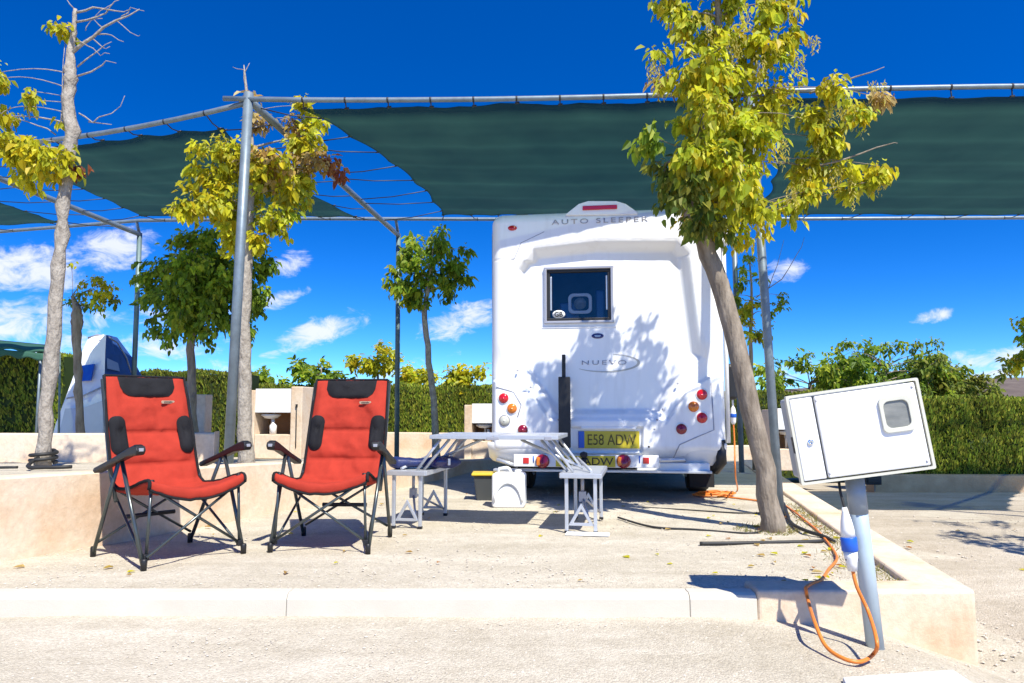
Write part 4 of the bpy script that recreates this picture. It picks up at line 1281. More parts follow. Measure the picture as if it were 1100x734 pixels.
bx_, bz_ = VR(642, 361, .07)
mb = MB(); mb.lathe([(0, .004), (1, .004), (1, -.002), (.85, -.005), (0, -.006)], (0, 0, 0), 'y', 24); mb.v = [(bx_ + a * .058, .072 + b, bz_ + c * .026) for a, b, c in mb.v]
bd = mb.build('maker_badge', M['badge'], van)
mb = MB(); mb.box((bx_, .0655, bz_ + .005), (.06, .002, .006)); mb.box((bx_, .0655, bz_ - .006), (.05, .002, .005)); mb.build('badge_marks', M['alu'], bd)
# number plate
p0 = VR(621, 463); p1 = VR(687, 482)
pcx, pcz, pw, ph = (p0[0] + p1[0]) / 2, (p0[1] + p1[1]) / 2, p1[0] - p0[0], p0[1] - p1[1]
mb = MB(); mb.box((pcx, -.006, pcz), (pw, .008, ph)); npl = mb.build('number_plate', M['yellow'], van, bev=.003)
mb = MB(); mb.box((pcx - pw / 2 + .03, -.012, pcz), (.055, .004, ph - .006)); mb.build('blue_band', M['blue'], npl)
text('E58 ADW', M['oliveink'], 'registration', npl, (pcx + .03, -.0115, pcz), pw - .12, ph * .62)
mb = MB(); mb.box((pcx, -.015, p0[1] + .03), (pw * .9, .05, .03)); mb.build('plate_lamp', M['white'], van, bev=.01)
# black mast and case on the back
mx0, mzt = VR(600, 405, -.08); mx1, mzb = VR(613, 481, -.08)
mb = MB(); mb.box(((mx0 + mx1) / 2, -.08, (mzt + mzb) / 2), (mx1 - mx0, .07, mzt - mzb)); ms_ = mb.build('rack_post', M['black'], van, bev=.006)
n0, nzt = VR(605.5, 381, -.08)
mb = MB(); mb.box((n0, -.08, (nzt + mzt) / 2), (.034, .03, nzt - mzt)); mb.box((n0, -.098, (nzt + mzt) / 2 + .01), (.012, .01, .05)); mb.build('rack_slider', M['black'], ms_, bev=.004)
mb = MB(); mb.box(((mx0 + mx1) / 2, .02, mzb + .05), (.1, .16, .05)); mb.build('rack_bracket', M['chassis'], ms_)
# light board with second plate
b0 = VR(552, 488, -.14); b1 = VR(708, 503, -.14)
bcx, bcz, bw, bh = (b0[0] + b1[0]) / 2, (b0[1] + b1[1]) / 2, b1[0] - b0[0], b0[1] - b1[1]
lbd = MB(); lbd.box((bcx, -.14, bcz), (bw, .03, bh)); lb_ = lbd.build('light_board', M['white2'], van, bev=.006)
for px, m in ((565, 'glassred'), (694, 'glassred')):
    x, z = VR(px, 495, -.16)
    mb = MB(); mb.box((x, -.157, z), (.055, .008, .055)); mb.build('reflector', M[m], lb_, bev=.003)
for px in (583, 670):
    x, z = VR(px, 495.5, -.16)
    mb = MB(); mb.lathe([(.062, .0), (.064, -.02), (.05, -.03), (0, -.034)], (x, -.155, z), 'y', 24); tl_ = mb.build('board_lamp', M['glassmaroon'], lb_)
    mb = MB(); mb.box((x - .035, -.172, z), (.045, .03, .085)); mb.build('amber_segment', M['glassamber'], lb_, bev=.01)
for px in (573, 687):
    x, z = VR(px, 490, -.16)
    mb = MB(); mb.tube([(x, -.156, z), (x, -.156, z - .06)], .006, 6); mb.build('board_lead', M['blue'], lb_)
x0, _ = VR(597, 496, -.16); x1, z_ = VR(661, 496, -.16)
mb = MB(); mb.box(((x0 + x1) / 2, -.157, z_), (x1 - x0, .008, bh - .012)); np2 = mb.build('board_plate', M['yellow'], lb_, bev=.002)
text('E58 ADW', M['ink'], 'registration', np2, ((x0 + x1) / 2 + .02, -.1625, z_), (x1 - x0) * .86, bh * .6)
# support bar of the board, tow bar and white step
a0 = VR(530, 504, -.1); a1 = VR(765, 508, -.1)
mb = MB(); mb.box(((a0[0] + a1[0]) / 2, -.06, VR(650, 506, -.06)[1]), (a1[0] - a0[0], .10, .022)); mb.build('carrier_bar', M['alu'], van, bev=.004)
a0 = VR(684, 498, -.05); a1 = VR(763, 509, -.05)
mb = MB(); mb.box(((a0[0] + a1[0]) / 2, .04, (a0[1] + a1[1]) / 2 + .006), (a1[0] - a0[0], .16, .085)); mb.build('rear_step', M['white2'], van, bev=.01)
x, z = VR(628, 497, -.1)
mb = MB(); mb.tube([(x, .3, .42), (x, -.06, .40), (x, -.22, .36), (x, -.24, .42)], .025, 10); mb.lathe([(0, -.03), (.03, -.02), (.036, 0), (.03, .02), (0, .03)], (x, -.24, .45), 'z', 16); mb.build('tow_bar', M['chassis'], van)
a0 = VR(533, 494, 0)
mb = MB(); mb.tube([(VR(556, 501, 0)[0], .02, VR(556, 501, 0)[1]), (a0[0], .02, a0[1])], .02, 8); mb.build('board_bar', M['alu'], van)
mb = MB(); mb.tube([(VR(700, 494, 0)[0], -.12, VR(700, 494, 0)[1]), (VR(735, 493, 0)[0], -.1, VR(735, 493, 0)[1])], .018, 8); mb.build('board_bar', M['alu'], van)
# lower bumper roll at both corners
for (pa, pb) in (((524, 480), (600, 484)), ((735, 484), (781, 486))):
    x0, z0 = VR(*pa); x1, z1 = VR(*pb)
    mb = MB()

    def bfn(u, v, x0=x0, x1=x1):
        a = v * math.pi * .85
        e = math.sin(math.pi * min(1, max(0, u))) ** .35
        return (x0 + (x1 - x0) * u, -.012 + .10 * (1 - math.cos(a)) * .5 - .035 * math.sin(a) * e, zu + .02 - .21 * v * (0.7 + .3 * e))
    mb.grid(bfn, 16, 10); o = mb.build('bumper_corner', M['grp'], van)
# hook-up plug at van side
hx = HW + .07
mb = MB(); mb.tube([(HW, .3, 1.02), (HW + .05, .25, 1.03), (hx + .02, .22, .98), (hx + .02, .2, .86)], .009, 8); mb.build('hookup_lead', M['white2'], van)

# ------------------------------------------------------------------ red chairs
def chair():
    ch = empty('camping_chair', (0, 0, 0))
    T = .0115
    for s in (-1, 1):
        A = Vector((s * .315, -.035, .585))
        mb = MB(); mb.tube([A, (s * .298, -.305, .015)], T, 10); fr = mb.build('front_leg', M['tube'], ch)
        mb = MB(); mb.lathe([(.0, 0), (.016, 0), (.017, .05), (.014, .06), (0, .06)], (s * .297, -.308, 0), 'z', 10); mb.build('foot_cap', M['black'], fr)
        mb = MB(); mb.tube([A + Vector((0, .02, 0)), (s * .298, .30, .015)], T, 10); rr_ = mb.build('rear_leg', M['tube'], ch)
        mb = MB(); mb.lathe([(.0, 0), (.016, 0), (.017, .05), (.014, .06), (0, .06)], (s * .297, .302, 0), 'z', 10); mb.build('foot_cap', M['black'], rr_)
        mb = MB(); mb.tube([(s * .262, -.285, .455), (s * .278, -.29, .06)], .0085, 8); st = mb.build('seat_strut', M['tube'], ch)
        mb = MB(); mb.tube([(s * .262, -.285, .40), (s * .262, -.285, .475)], .015, 8); mb.box((s * .28, -.29, .065), (.03, .03, .035)); mb.build('strut_joint', M['black'], st, bev=.004)
        # arm rest: padded bar rising to the front
        mb = MB()
        prof = [(.24, .500), (.23, .520), (.05, .572), (-.18, .650), (-.245, .668), (-.275, .660), (-.285, .635), (-.27, .612), (-.16, .600), (.05, .540), (.22, .490)]
        w = .052
        n = len(prof); vs = []
        for k in (-1, -.8, .8, 1):
            sh = .006 if abs(k) == 1 else 0
            for i_, (y, z) in enumerate(prof):
                cyy = sum(p[0] for p in prof) / n
                zc_ = interp(y, [-.285, .24], [.640, .505])
                vs.append((s * .325 + k * w / 2, y, z + (zc_ - z) * (.25 if abs(k) == 1 else 0)))
        fs = [(r_ * n + i_, r_ * n + (i_ + 1) % n, (r_ + 1) * n + (i_ + 1) % n, (r_ + 1) * n + i_) for r_ in range(3) for i_ in range(n)] + [tuple(reversed(range(n))), tuple(3 * n + i_ for i_ in range(n))]
        mb.add(vs, fs); ar = mb.build('armrest', M['black'], ch, bev=.005)
        mb = MB(); mb.box((s * .325, -.281, .64), (.026, .006, .018)); mb.build('armrest_button', M['greytext'], ar, bev=.002)
        # back upright
        mb = MB(); mb.tube([(s * .272, .10, .33), (s * .268, .205, .50), (s * .262, .375, 1.04)], T, 10); mb.build('back_post', M['tube'], ch)
        # side cross brace
        mb = MB(); mb.tube([(s * .285, -.28, .05), (s * .24, .20, .37)], .008, 8); mb.build('side_brace', M['tube'], ch)
        # front and rear X
        mb = MB(); mb.tube([(s * .262, -.293 - .012 * s, .43), (-s * .285, -.298 - .012 * s, .065)], .0085, 8); mb.build('cross_brace', M['tube'], ch)
        mb = MB(); mb.tube([(s * .255, .19 + .012 * s, .40), (-s * .285, .29 + .012 * s, .075)], .0085, 8); mb.build('cross_brace', M['tube'], ch)
    mb = MB(); mb.tube([(-.15, .235, .22), (.15, .235, .22)], .013, 8); mb.build('rear_strap', M['black'], ch)
    # padded sling: seat + back in one skin
    prof = [(-.312, .425), (-.318, .452), (-.312, .474), (-.29, .478), (-.2, .455), (-.08, .425), (.03, .405), (.11, .405), (.165, .435), (.195, .50)]
    for k in range(1, 13):
        t = k / 12; prof.append((.195 + .185 * t, .50 + .565 * t))
    prof = [Vector((0, a, b)) for a, b in prof]
    dist = [0]
    for a, b in zip(prof[:-1], prof[1:]): dist.append(dist[-1] + (b - a).length)
    tot = dist[-1]

    def skin(u, v):
        d = v * tot
        y = float(np.interp(d, dist, [p.y for p in prof])); z = float(np.interp(d, dist, [p.z for p in prof]))
        c = 1 - (2 * u - 1) ** 2
        hw = interp(d / tot, [0, .3, .42, .7, 1], [.285, .265, .262, .262, .250])
        seat = 1 - float(sstep(np.array([d / tot]), .33, .46)[0])
        z -= seat * c * interp(d / tot, [0, .08, .3], [.075, .062, .035])
        y += seat * c * -.012 * (1 if d / tot < .06 else 0)
        bk = 1 - seat
        puff = abs(math.sin(math.pi * interp(d / tot, [.40, .535, .70, 1], [0, 1, 2, 3]))) ** .5
        seam = puff * .034 * bk * min(1, c * 3)
        y += bk * (.022 * c - seam + .006 * math.sin(u * 17 + d * 9) * c * .6 + fbm(u * 4 + d * 2, d * 7, 4) * .016 * c)
        z -= bk * seam * .2
        wr_ = fbm(u * 7, d * 9, 2) * .006
        z += seat * wr_; y += bk * wr_
        return Vector(((2 * u - 1) * hw, y, z))
    mb = MB(); mb.grid(skin, 40, 90)
    sk = mb.build('fabric_sling', M['redfab'], ch); so_ = sk.modifiers.new('s', 'SOLIDIFY'); so_.thickness = .022; so_.offset = -1
    # piping round the outline
    edge = [skin(0, k / 60) for k in range(0, 61)]
    mb = MB(); mb.tube([p + Vector((-.004, .0, 0)) for p in edge], .0095, 6); edge2 = [skin(1, k / 60) for k in range(0, 61)]
    mb.tube([p + Vector((.004, .0, 0)) for p in edge2], .0095, 6)
    mb.tube([skin(k / 20, 1) for k in range(21)], .009, 6); mb.tube([skin(k / 20, 0) for k in range(21)], .008, 6)
    mb.build('piping', M['blackfab'], sk)

    def vz(z):   # v for a height on the back
        lo, hi = .4, 1.0
        for _ in range(24):
            m_ = (lo + hi) / 2
            if skin(.5, m_).z < z: lo = m_
            else: hi = m_
        return lo

    def pad(nm, pts, h):
        """puffed pad over polygon-ish region in (x,z) of the back"""
        cx = sum(p[0] for p in pts) / len(pts); cz = sum(p[1] for p in pts) / len(pts)
        mb = MB(); n = len(pts); rings = 7; vs = []
        for r_ in range(rings + 1):
            k = 1 - r_ / rings
            for (x, z) in pts:
                xx = cx + (x - cx) * k; zz = cz + (z - cz) * k
                v = vz(min(1.06, zz)); hw = skin(1, v).x; u = (xx / hw + 1) / 2
                p = skin(min(1, max(0, u)), v)
                off = h * (1 - k ** 6) + .004
                vs.append((xx, p.y - off * .95 - .001, p.z + off * .25 + max(0, zz - 1.06)))
        fs = [(r_ * n + i_, r_ * n + (i_ + 1) % n, (r_ + 1) * n + (i_ + 1) % n, (r_ + 1) * n + i_) for r_ in range(rings) for i_ in range(n)]
        mb.add(vs, fs, True)
        return mb.build(nm, M['blackfab'], sk)
    hp = [(-.175, 1.058)] + [(x, 1.058) for x in np.linspace(-.12, .12, 5)] + [(.175, 1.058), (.172, 1.0), (.155, .965), (.125, .942)] + [(x, .936) for x in np.linspace(.08, -.08, 4)] + [(-.125, .942), (-.155, .965), (-.172, 1.0)]
    pad('head_pad', list(reversed(hp)), .018)
    for s in (-1, 1):
        pp_ = [(s * a, b) for a, b in rrect(.208, .70, .098, .235, .046, 6)]
        if s < 0: pp_ = list(reversed(pp_))
        pad('side_pad', list(reversed(pp_)), .020)
    # label
    v = vz(.905); p = skin(.72, v)
    mb = MB(); pl_ = [(x, z) for x, z in rrect(0, 0, .082, .019, .008, 4)]
    q = R(-18)
    lab = MB(); lab.extrude([(p.x + x, p.y - .012 - z * math.sin(q) * -1, p.z + z) for x, z in pl_], (0, .008, 0)); lo_ = lab.build('brand_label', M['tan'], sk)
    mk = MB()
    for k in range(7):
        mk.box((p.x - .024 + k * .008, p.y - .0135, p.z + (.001 if k % 2 else 0)), (.0045, .002, .007 + .002 * (k % 3)))
    mk.build('label_print', M['ink'], lo_)
    return ch


def copy_tree(o, parent=None):
    c = o.copy(); COL.objects.link(c)
    c.parent = parent
    for k in list(o.children): copy_tree(k, c)
    return c


c1 = chair()
tag(c1, 'red folding camping chair turned sideways against the low peach wall', 'chair', 'red camping chairs')
c1.location = (-2.03, 4.50, .002); c1.rotation_euler = (0, 0, R(52))
c2 = copy_tree(c1)
tag(c2, 'red folding camping chair facing straight out next to the picnic table', 'chair', 'red camping chairs')
c2.location = (-1.14, 4.86, .002); c2.rotation_euler = (0, 0, R(-3))

# ------------------------------------------------------------------ picnic table with attached benches
tb0 = Vector((-.08, 5.72, 0))
tb = empty('picnic_table', tb0, R(-10), 'folding aluminium picnic table with two attached benches', 'table')
ZTT = .672
for s in (-1, 1):
    mb = MB(); mb.box((s * .237, 0, ZTT - .005), (.45, .62, .008)); o = mb.build('tabletop', M['alutop'], tb)
    mb = MB()
    for (cx, cy, sx, sy) in ((s * .237, -.325, .47, .024), (s * .237, .325, .47, .024), (s * .010 + s * .002, 0, .016, .626), (s * .462, 0, .02, .626)):
        mb.box((cx, cy, ZTT - .012), (sx, sy, .030))
    mb.build('table_rim', M['alu'], o, bev=.004)
mb = MB(); mb.box((0, -.335, ZTT - .02), (.09, .012, .022)); mb.box((.40, -.34, ZTT - .018), (.05, .012, .026)); mb.build('latch', M['greytext'], tb, bev=.003)
for s in (-1, 1):
    bx0 = s * .63
    mb = MB(); mb.box((bx0, 0, .405), (.27, .74, .02)); be = mb.build('bench_seat', M['alutop'], tb, bev=.005)
    mb = MB()
    mb.box((bx0, -.375, .399), (.29, .02, .034)); mb.box((bx0, .375, .399), (.29, .02, .034)); mb.box((bx0 - .14, 0, .399), (.02, .73, .034)); mb.box((bx0 + .14, 0, .399), (.02, .73, .034))
    mb.build('seat_frame', M['alu'], be, bev=.004)
    for lx in (-.1, .1):
        for ly in (-.35, .35):
            mb = MB(); mb.box((bx0 + lx + (.01 if lx > 0 else -.01) * 0, ly, .205), (.025, .025, .38)); lg = mb.build('leg', M['alu'], tb, bev=.004)
            mb = MB(); mb.box((bx0 + lx, ly, .011), (.031, .031, .022)); mb.build('foot_cap', M['black'], lg, bev=.003)
    # triangular leg lock plate at each end
    for ly in (-.345, .345):
        tri = [(-.09, .055), (.09, .055), (.0, .21)]
        inn = [(-.052, .075), (.055, .075), (.002, .170)]
        mb = MB(); vs = []
        for yy_ in (ly - .008, ly + .008):
            for q_ in (tri, inn):
                vs += [(bx0 + x, yy_, z) for x, z in q_]
        fs = []
        for i_ in range(3):
            j_ = (i_ + 1) % 3
            fs += [(i_, j_, 3 + j_, 3 + i_), (6 + i_, 9 + i_, 9 + j_, 6 + j_), (i_, 6 + i_, 6 + j_, j_), (3 + i_, 3 + j_, 9 + j_, 9 + i_)]
        mb.add(vs, fs); mb.build('leg_plate', M['alu'], tb, bev=.003)
    mb = MB(); mb.box((bx0 + .0, -.2, .24), (.05, .04, .07)); mb.tube([(bx0, -.2, .24), (bx0, -.2, .40)], .012, 8); mb.tube([(bx0, -.2, .24), (bx0 + .09 , .33, .06)], .009, 8); mb.tube([(bx0, -.2, .24), (bx0 + .06, -.33, .07)], .009, 8); mb.build('folding_strut', M['greytext'], tb)
    # struts between bench and table
    for ly in (-.29, .29):
        mb = MB(); mb.tube([(s * .40, ly, ZTT - .03), (s * .575, ly, .42)], .011, 8); mb.build('strut', M['alu'], tb)
        mb = MB(); mb.tube([(s * .34, ly + .03, ZTT - .03), (s * .53, ly + .03, .42)], .011, 8); mb.build('strut', M['alu'], tb)
    mb = MB(); mb.tube([(s * .15, .0, ZTT - .04), (s * .62, .0, .425)], .011, 8); mb.build('strut', M['alu'], tb)
    mb = MB(); mb.tube([(s * .70, -.28, .425), (s * .58, -.02, .50)], .011, 8); mb.build('strut', M['alu'], tb)
mb = MB(); mb.box((.68, -.42, .012), (.30, .11, .012)); mb.build('foot_plate', M['white2'], tb, bev=.006)

# navy folded bag lying on the left bench
bgp = Vector((-.66, 5.72, .418))
mb = MB()


def bagf(u, v):
    a = v * 2 * math.pi
    e = min(1, min(u, 1 - u) * 9) ** .5
    x = (u - .5) * .56
    w = .10 + .01 * math.sin(u * 14); h = .038 + .008 * math.sin(u * 9 + 1)
    ca, sa_ = math.cos(a), math.sin(a)
    return (x, w * e * math.copysign(abs(ca) ** .6, ca), .042 + h * e * math.copysign(abs(sa_) ** .6, sa_) + fbm(u * 8, v * 6) * .006)


mb.grid(bagf, 40, 20)
bag = mb.build('folded_bag', M['navy'], loc=bgp); bag.rotation_euler = (0, 0, R(12))
tag(bag, 'navy blue folded bag lying on the left bench of the picnic table', 'bag')
mb = MB(); mb.lathe([(0, -.06), (.03, -.055), (.04, 0), (.03, .055), (0, .06)], (.10, -.085, .05), 'x', 14); mb.build('bag_roll', M['badge'], bag)
mb = MB(); mb.box((.17, -.10, .05), (.02, .012, .05)); mb.build('bag_tag', M['white2'], bag, bev=.003)

# ------------------------------------------------------------------ things under the motorhome
wp = PZ(547, 546, 0)
mb = MB()
prof2 = rrect(0, .15, .29, .30, .03, 4)
mb.extrude([(x, -.10, z) for x, z in reversed(prof2)], (0, .22, 0))
wc = mb.build('waste_water_tank', M['white2'], loc=(wp.x, wp.y + .1, 0), bev=.018, seg=3); wc.rotation_euler = (0, 0, R(-6))
tag(wc, 'white plastic waste water container standing under the bumper', 'container')
mb = MB(); mb.tube([(-.10, .0, .30), (-.09, 0, .335), (-.02, 0, .345), (.0, 0, .335), (.02, 0, .30)], .013, 8); mb.build('carry_handle', M['white2'], wc)
arcp = []
for k in range(13):
    a = R(8 + 164 * k / 12); arcp.append((.125 * math.cos(a), -.106, .03 + .19 * math.sin(a)))
mb = MB(); mb.tube(arcp, .012, 8); mb.build('moulded_rib', M['white2'], wc)
mb = MB(); mb.lathe([(.03, 0), (.032, .025), (0, .027)], (.08, 0, .30), 'z', 16); mb.build('screw_cap', M['white2'], wc)
bp_ = PZ(516, 541, 0)
mb = MB()
vs = [(-.10, -.10, 0), (.10, -.10, 0), (.10, .10, 0), (-.10, .10, 0), (-.13, -.13, .24), (.13, -.13, .24), (.13, .13, .24), (-.13, .13, .24)]
mb.add(vs, [(3, 2, 1, 0), (4, 5, 6, 7), (0, 1, 5, 4), (1, 2, 6, 5), (2, 3, 7, 6), (3, 0, 4, 7)])
bn = mb.build('lidded_bin', M['greybin'], loc=(bp_.x + .06, bp_.y + .25, 0), bev=.01)
tag(bn, 'small dark grey bin with a yellow lid beside the white container', 'bin')
mb = MB(); mb.box((0, 0, .252), (.30, .30, .022)); mb.build('lid', M['yellowlid'], bn, bev=.008)

# ------------------------------------------------------------------ electric hook-up box
EY = 3.27
eb = PY(941, 692, EY)
ez = gz(eb.x)
eb = Vector((eb.x, EY, ez))
box = empty('hookup_box', eb, 0, 'leaning white electric hookup cabinet on a blue grey pole', 'electric box')
top = PY(918, 516, EY - .02) - eb
mb = MB(); mb.tube([(0, 0, -.05), top * .5, top], .036, 16); mb.build('pole', M['poleblue'], box)
mb = MB(); mb.tube([top * .80, top * 1.02], .039, 16); mb.build('pole_sleeve', M['poledark'], box)
# cabinet axes from its picture corners, kept square
cTL, cTR, cBL, cBR = [PY(*p, EY - .12) for p in ((846, 424), (981, 408), (864, 521), (1000, 504))]
cc = (cTL + cTR + cBL + cBR) / 4 - eb
wv = ((cTR - cTL) + (cBR - cBL)) / 2; hv = ((cTL - cBL) + (cTR - cBR)) / 2
bwid = wv.length; bhgt = hv.length
yaw = R(-9); roll = math.atan2(wv.z, wv.x) + R(1.5)
Rb = Matrix.Rotation(yaw, 3, 'Z') @ Matrix.Rotation(-roll, 3, 'Y')
cab = empty('cabinet', cc, 0); cab.parent = box
# cabinet is a mesh part; sub-parts below it
bpy.data.objects.remove(cab)


def cb(mb): mb.v = [tuple(Rb @ Vector(v) + cc) for v in mb.v]; return mb


mb = MB(); mb.box((0, .12, 0), (bwid - .03, .20, bhgt - .03)); cabinet = cb(mb).build('cabinet', M['greyside'], box, bev=.012)
mb = MB()
ring_part(mb, rrect(0, 0, bwid, bhgt, .008, 3), rrect(0, 0, bwid - .022, bhgt - .022, .006, 3), -.008, .03)
cb(mb).build('door_frame', M['beige'], cabinet)
mb = MB()
mb.box((-bwid / 2 + .058, .0, 0), (.092, .022, bhgt - .034)); cb(mb).build('side_door', M['whitebox'], cabinet, bev=.004)
mb = MB(); dw = bwid - .034 - .098
mb.box((-bwid / 2 + .017 + .096 + dw / 2, .0, 0), (dw, .026, bhgt - .034)); dr = cb(mb).build('main_door', M['whitebox'], cabinet, bev=.006)
dcx = bwid * .29
mb = MB(); ring_part(mb, rrect(dcx, bhgt * .14, .128, .148, .022, 5), rrect(dcx, bhgt * .14, .098, .112, .025, 5), -.024, -.010); cb(mb).build('sight_frame', M['beige'], dr, bev=.002)
mb = MB(); q_ = rrect(dcx, bhgt * .14, .10, .115, .026, 5); mb.extrude([(x, -.0165, z) for x, z in reversed(q_)], (0, .004, 0)); cb(mb).build('sight_glass', M['sightglass'], dr)
mb = MB(); mb.lathe([(.013, .012), (.013, -.004), (.010, -.007), (.004, -.006), (.004, -.002), (0, -.002)], (-bwid / 2 + .066, -.012, -.015), 'y', 18); cb(mb).build('lock', M['chrome'], cabinet)
for sx_ in (-bwid / 2 + .118, bwid / 2 - .032):
    for sz_ in (-bhgt / 2 + .035, bhgt / 2 - .035):
        mb = MB(); mb.lathe([(.005, .004), (.005, -.002), (.003, -.0035), (0, -.0035)], (sx_, -.0135, sz_), 'y', 10); cb(mb).build('screw', M['greytext'], dr)
mb = MB(); mb.box((-bwid / 2 + .004, .01, -.02), (.014, .03, .07)); cb(mb).build('hinge', M['ink'], cabinet, bev=.002)

# black lead and blue-white connector hanging under the box
pc = [PY(901, 517, EY - .04), PY(903, 530, EY - .06), PY(907, 545, EY - .08)]
con = empty('cable_connector', pc[0], 0, 'blue and white power connector hanging beside the leaning pole', 'connector')
mb = MB(pc[0]); mb.tube(pc + [PY(908, 550, EY - .08)], .006, 8); mb.build('black_lead', M['hose'], con)
ca = PY(907, 545, EY - .08); cb_ = PY(916, 613, EY - .08); ax = (cb_ - ca).normalized(); cl_len = (cb_ - ca).length
rotc = Vector((0, 0, 1)).rotation_difference(ax).to_matrix()


def seg_(name, prof, m):
    mb = MB(pc[0]); mb.lathe(prof, ca, 'z', 18, rotc); return mb.build(name, M[m], con)


Lc = cl_len
seg_('upper_shell', [(.010, 0), (.013, .02), (.022, .055), (.027, .09), (.029, Lc * .47)], 'white2')
seg_('blue_collar', [(.031, Lc * .47), (.033, Lc * .48), (.033, Lc * .68), (.031, Lc * .69)], 'blue')
seg_('lower_shell', [(.028, Lc * .69), (.027, Lc * .80), (.022, Lc * .88), (.019, Lc), (.008, Lc)], 'white2')
mb = MB(pc[0]); e_ = ca + ax * Lc * .82 + Vector((-.026, -.005, 0)); mb.tube([e_, e_ + Vector((.052, 0, .0))], .006, 8); mb.build('clamp_screw', M['badge'], con)


def smooth_path(pts, n=8):
    out = []
    P_ = [pts[0]] + pts + [pts[-1]]
    for i_ in range(1, len(P_) - 2):
        p0_, p1_, p2_, p3_ = P_[i_ - 1], P_[i_], P_[i_ + 1], P_[i_ + 2]
        for k in range(n):
            t = k / n
            out.append(.5 * ((2 * p1_) + (p2_ - p0_) * t + (2 * p0_ - 5 * p1_ + 4 * p2_ - p3_) * t * t + (3 * p1_ - p0_ - 3 * p2_ + p3_) * t ** 3))
    out.append(pts[-1]); return out


cz_ = .012


def PG(px, py, up=.012):
    z = -.15
    for _ in range(6):
        p = PZ(px, py, z); z = gz(p.x, p.y) + up
    return PZ(px, py, z)


cord = [cb_, PY(921, 632, EY - .10), PY(933, 658, EY - .12), PG(942, 690, .10), PG(938, 703, .035), PG(924, 711, .024), PG(905, 707, .024), PG(887, 694, .04), PG(875, 668, .10), PY(868, 645, KY - .05), PY(866, 634, KY - .02), PZ(866, 631, .044),
        PZ(872, 627, .045), PZ(883, 622, .042), PZ(890, 612, .02), PZ(899, 600, .015), PZ(893, 588, .012), PZ(880, 572, .012), PZ(866, 560, .012), PZ(852, 549, .012), PZ(838, 541, .012), PZ(815, 538, .012), PZ(790, 535, .012), PZ(772, 533, .012)]
rn = random.Random(3)
coilc = PZ(768, 534, 0)
for k in range(46):
    a = k * 1.15; r_ = .05 + .13 * rn.random(); cord.append(coilc + Vector((math.cos(a) * r_ * 1.25 + rn.gauss(0, .02), math.sin(a) * r_ * .8, .012 + .05 * rn.random() * (1.2 - r_ * 5 if r_ < .2 else .1) + .01)))
plugp = V0 + VU * (hx + .02) + VV * .2
cord += [PZ(783, 534, .012), PZ(792, 527, .015), Vector((plugp.x, plugp.y - .02, .25)), Vector((plugp.x + .005, plugp.y, .55)), Vector((plugp.x, plugp.y, .72))]
o0 = cord[0]
mb = MB(o0); mb.tube(smooth_path(cord), .0078, 8)
tag(mb.build('extension_cord', M['orange'], loc=o0), 'orange mains cable looping from the connector across the gravel to the motorhome', 'cable')
mb = MB(plugp); mb.lathe([(.012, .72), (.024, .74), (.027, .79), (.027, .83), (.02, .87), (.009, .89)], (plugp.x, plugp.y, 0), 'z', 14)
cp = mb.build('cable_connector', M['white2'], loc=plugp); tag(cp, 'small white and blue power connector hanging at the motorhome side', 'connector')
mb = MB(plugp); mb.lathe([(.029, .785), (.030, .79), (.030, .815), (.029, .82)], (plugp.x, plugp.y, 0), 'z', 14); mb.build('blue_collar', M['blue'], cp)


# ------------------------------------------------------------------ hoses and rods on the ground
def lying(name, pts, r, m, label, cat):
    mb = MB(pts[0]); mb.tube(smooth_path(pts), r, 8); return tag(mb.build(name, M[m], loc=pts[0]), label, cat)


lying('pipe', [PZ(752, 584, .012), PZ(800, 583.5, .012), PZ(870, 582, .012), PZ(884, 581, .012)], .012, 'hose', 'thin dark pipe lying on the gravel in front of the leaning tree', 'pipe')
lying('hose', [PZ(842, 541, .012), PZ(846, 553, .012), PZ(850, 562, .02), PZ(865, 570, .03), PZ(884, 576, .02), PZ(896, 582, .01)], .013, 'hose', 'black rubber hose curving along the kerb beside the leaning tree', 'hose')
lying('ground_line', [PZ(664, 556, .008), PZ(700, 566, .008), PZ(745, 569, .008), PZ(800, 573, .008), PZ(818, 571, .01)], .008, 'hose', 'thin black line running from tree base to the picnic table', 'hose')  # thin black line laid across the gravel
lying('ground_line', [PZ(690, 545, .008), PZ(740, 548, .008), PZ(790, 551, .008), PZ(822, 551, .008)], .006, 'hose', 'thin black drip line crossing the gravel behind the leaning trunk', 'hose')
hz_ = zt(YB) + .01
cpt = PY(48, 500, YB); crv = []
for k in range(20):
    a = k * .75; crv.append(Vector((cpt.x + math.cos(a) * .085, YB - .02 + math.sin(a) * .09, hz_ + .03 + k * .0045)))
crv += [Vector((cpt.x + .0, YB - .2, hz_ + .02)), Vector((cpt.x + .15, YB - .22, hz_ + .012)), Vector((cpt.x + .26, YB - .2, hz_ + .012)), Vector((cpt.x + .3, YB - .16, hz_ + .012))]
mb = MB(crv[0]); mb.tube(smooth_path(crv, 5), .014, 8)
tag(mb.build('hose', M['hose'], loc=crv[0]), 'black hose coiled round the foot of the pale bare tree', 'hose')
lying('ground_line', [Vector((-5, YB - .25, hz_ + .006)), Vector((-4.2, YB - .24, hz_ + .006)), Vector((cpt.x - .1, YB - .16, hz_ + .008))], .01, 'hose', 'black drip line on the terrace left of the pale bare tree', 'hose')

# ------------------------------------------------------------------ tent, awning
TY = 10.2
tz = zt(TY)
tent_o = at(98, TY)
tent = empty('tent', tent_o, 0, 'tall pale grey and blue awning tent behind the planter wall', 'tent')


def tp(px, py, dY=0): return PY(px, py, TY + dY)


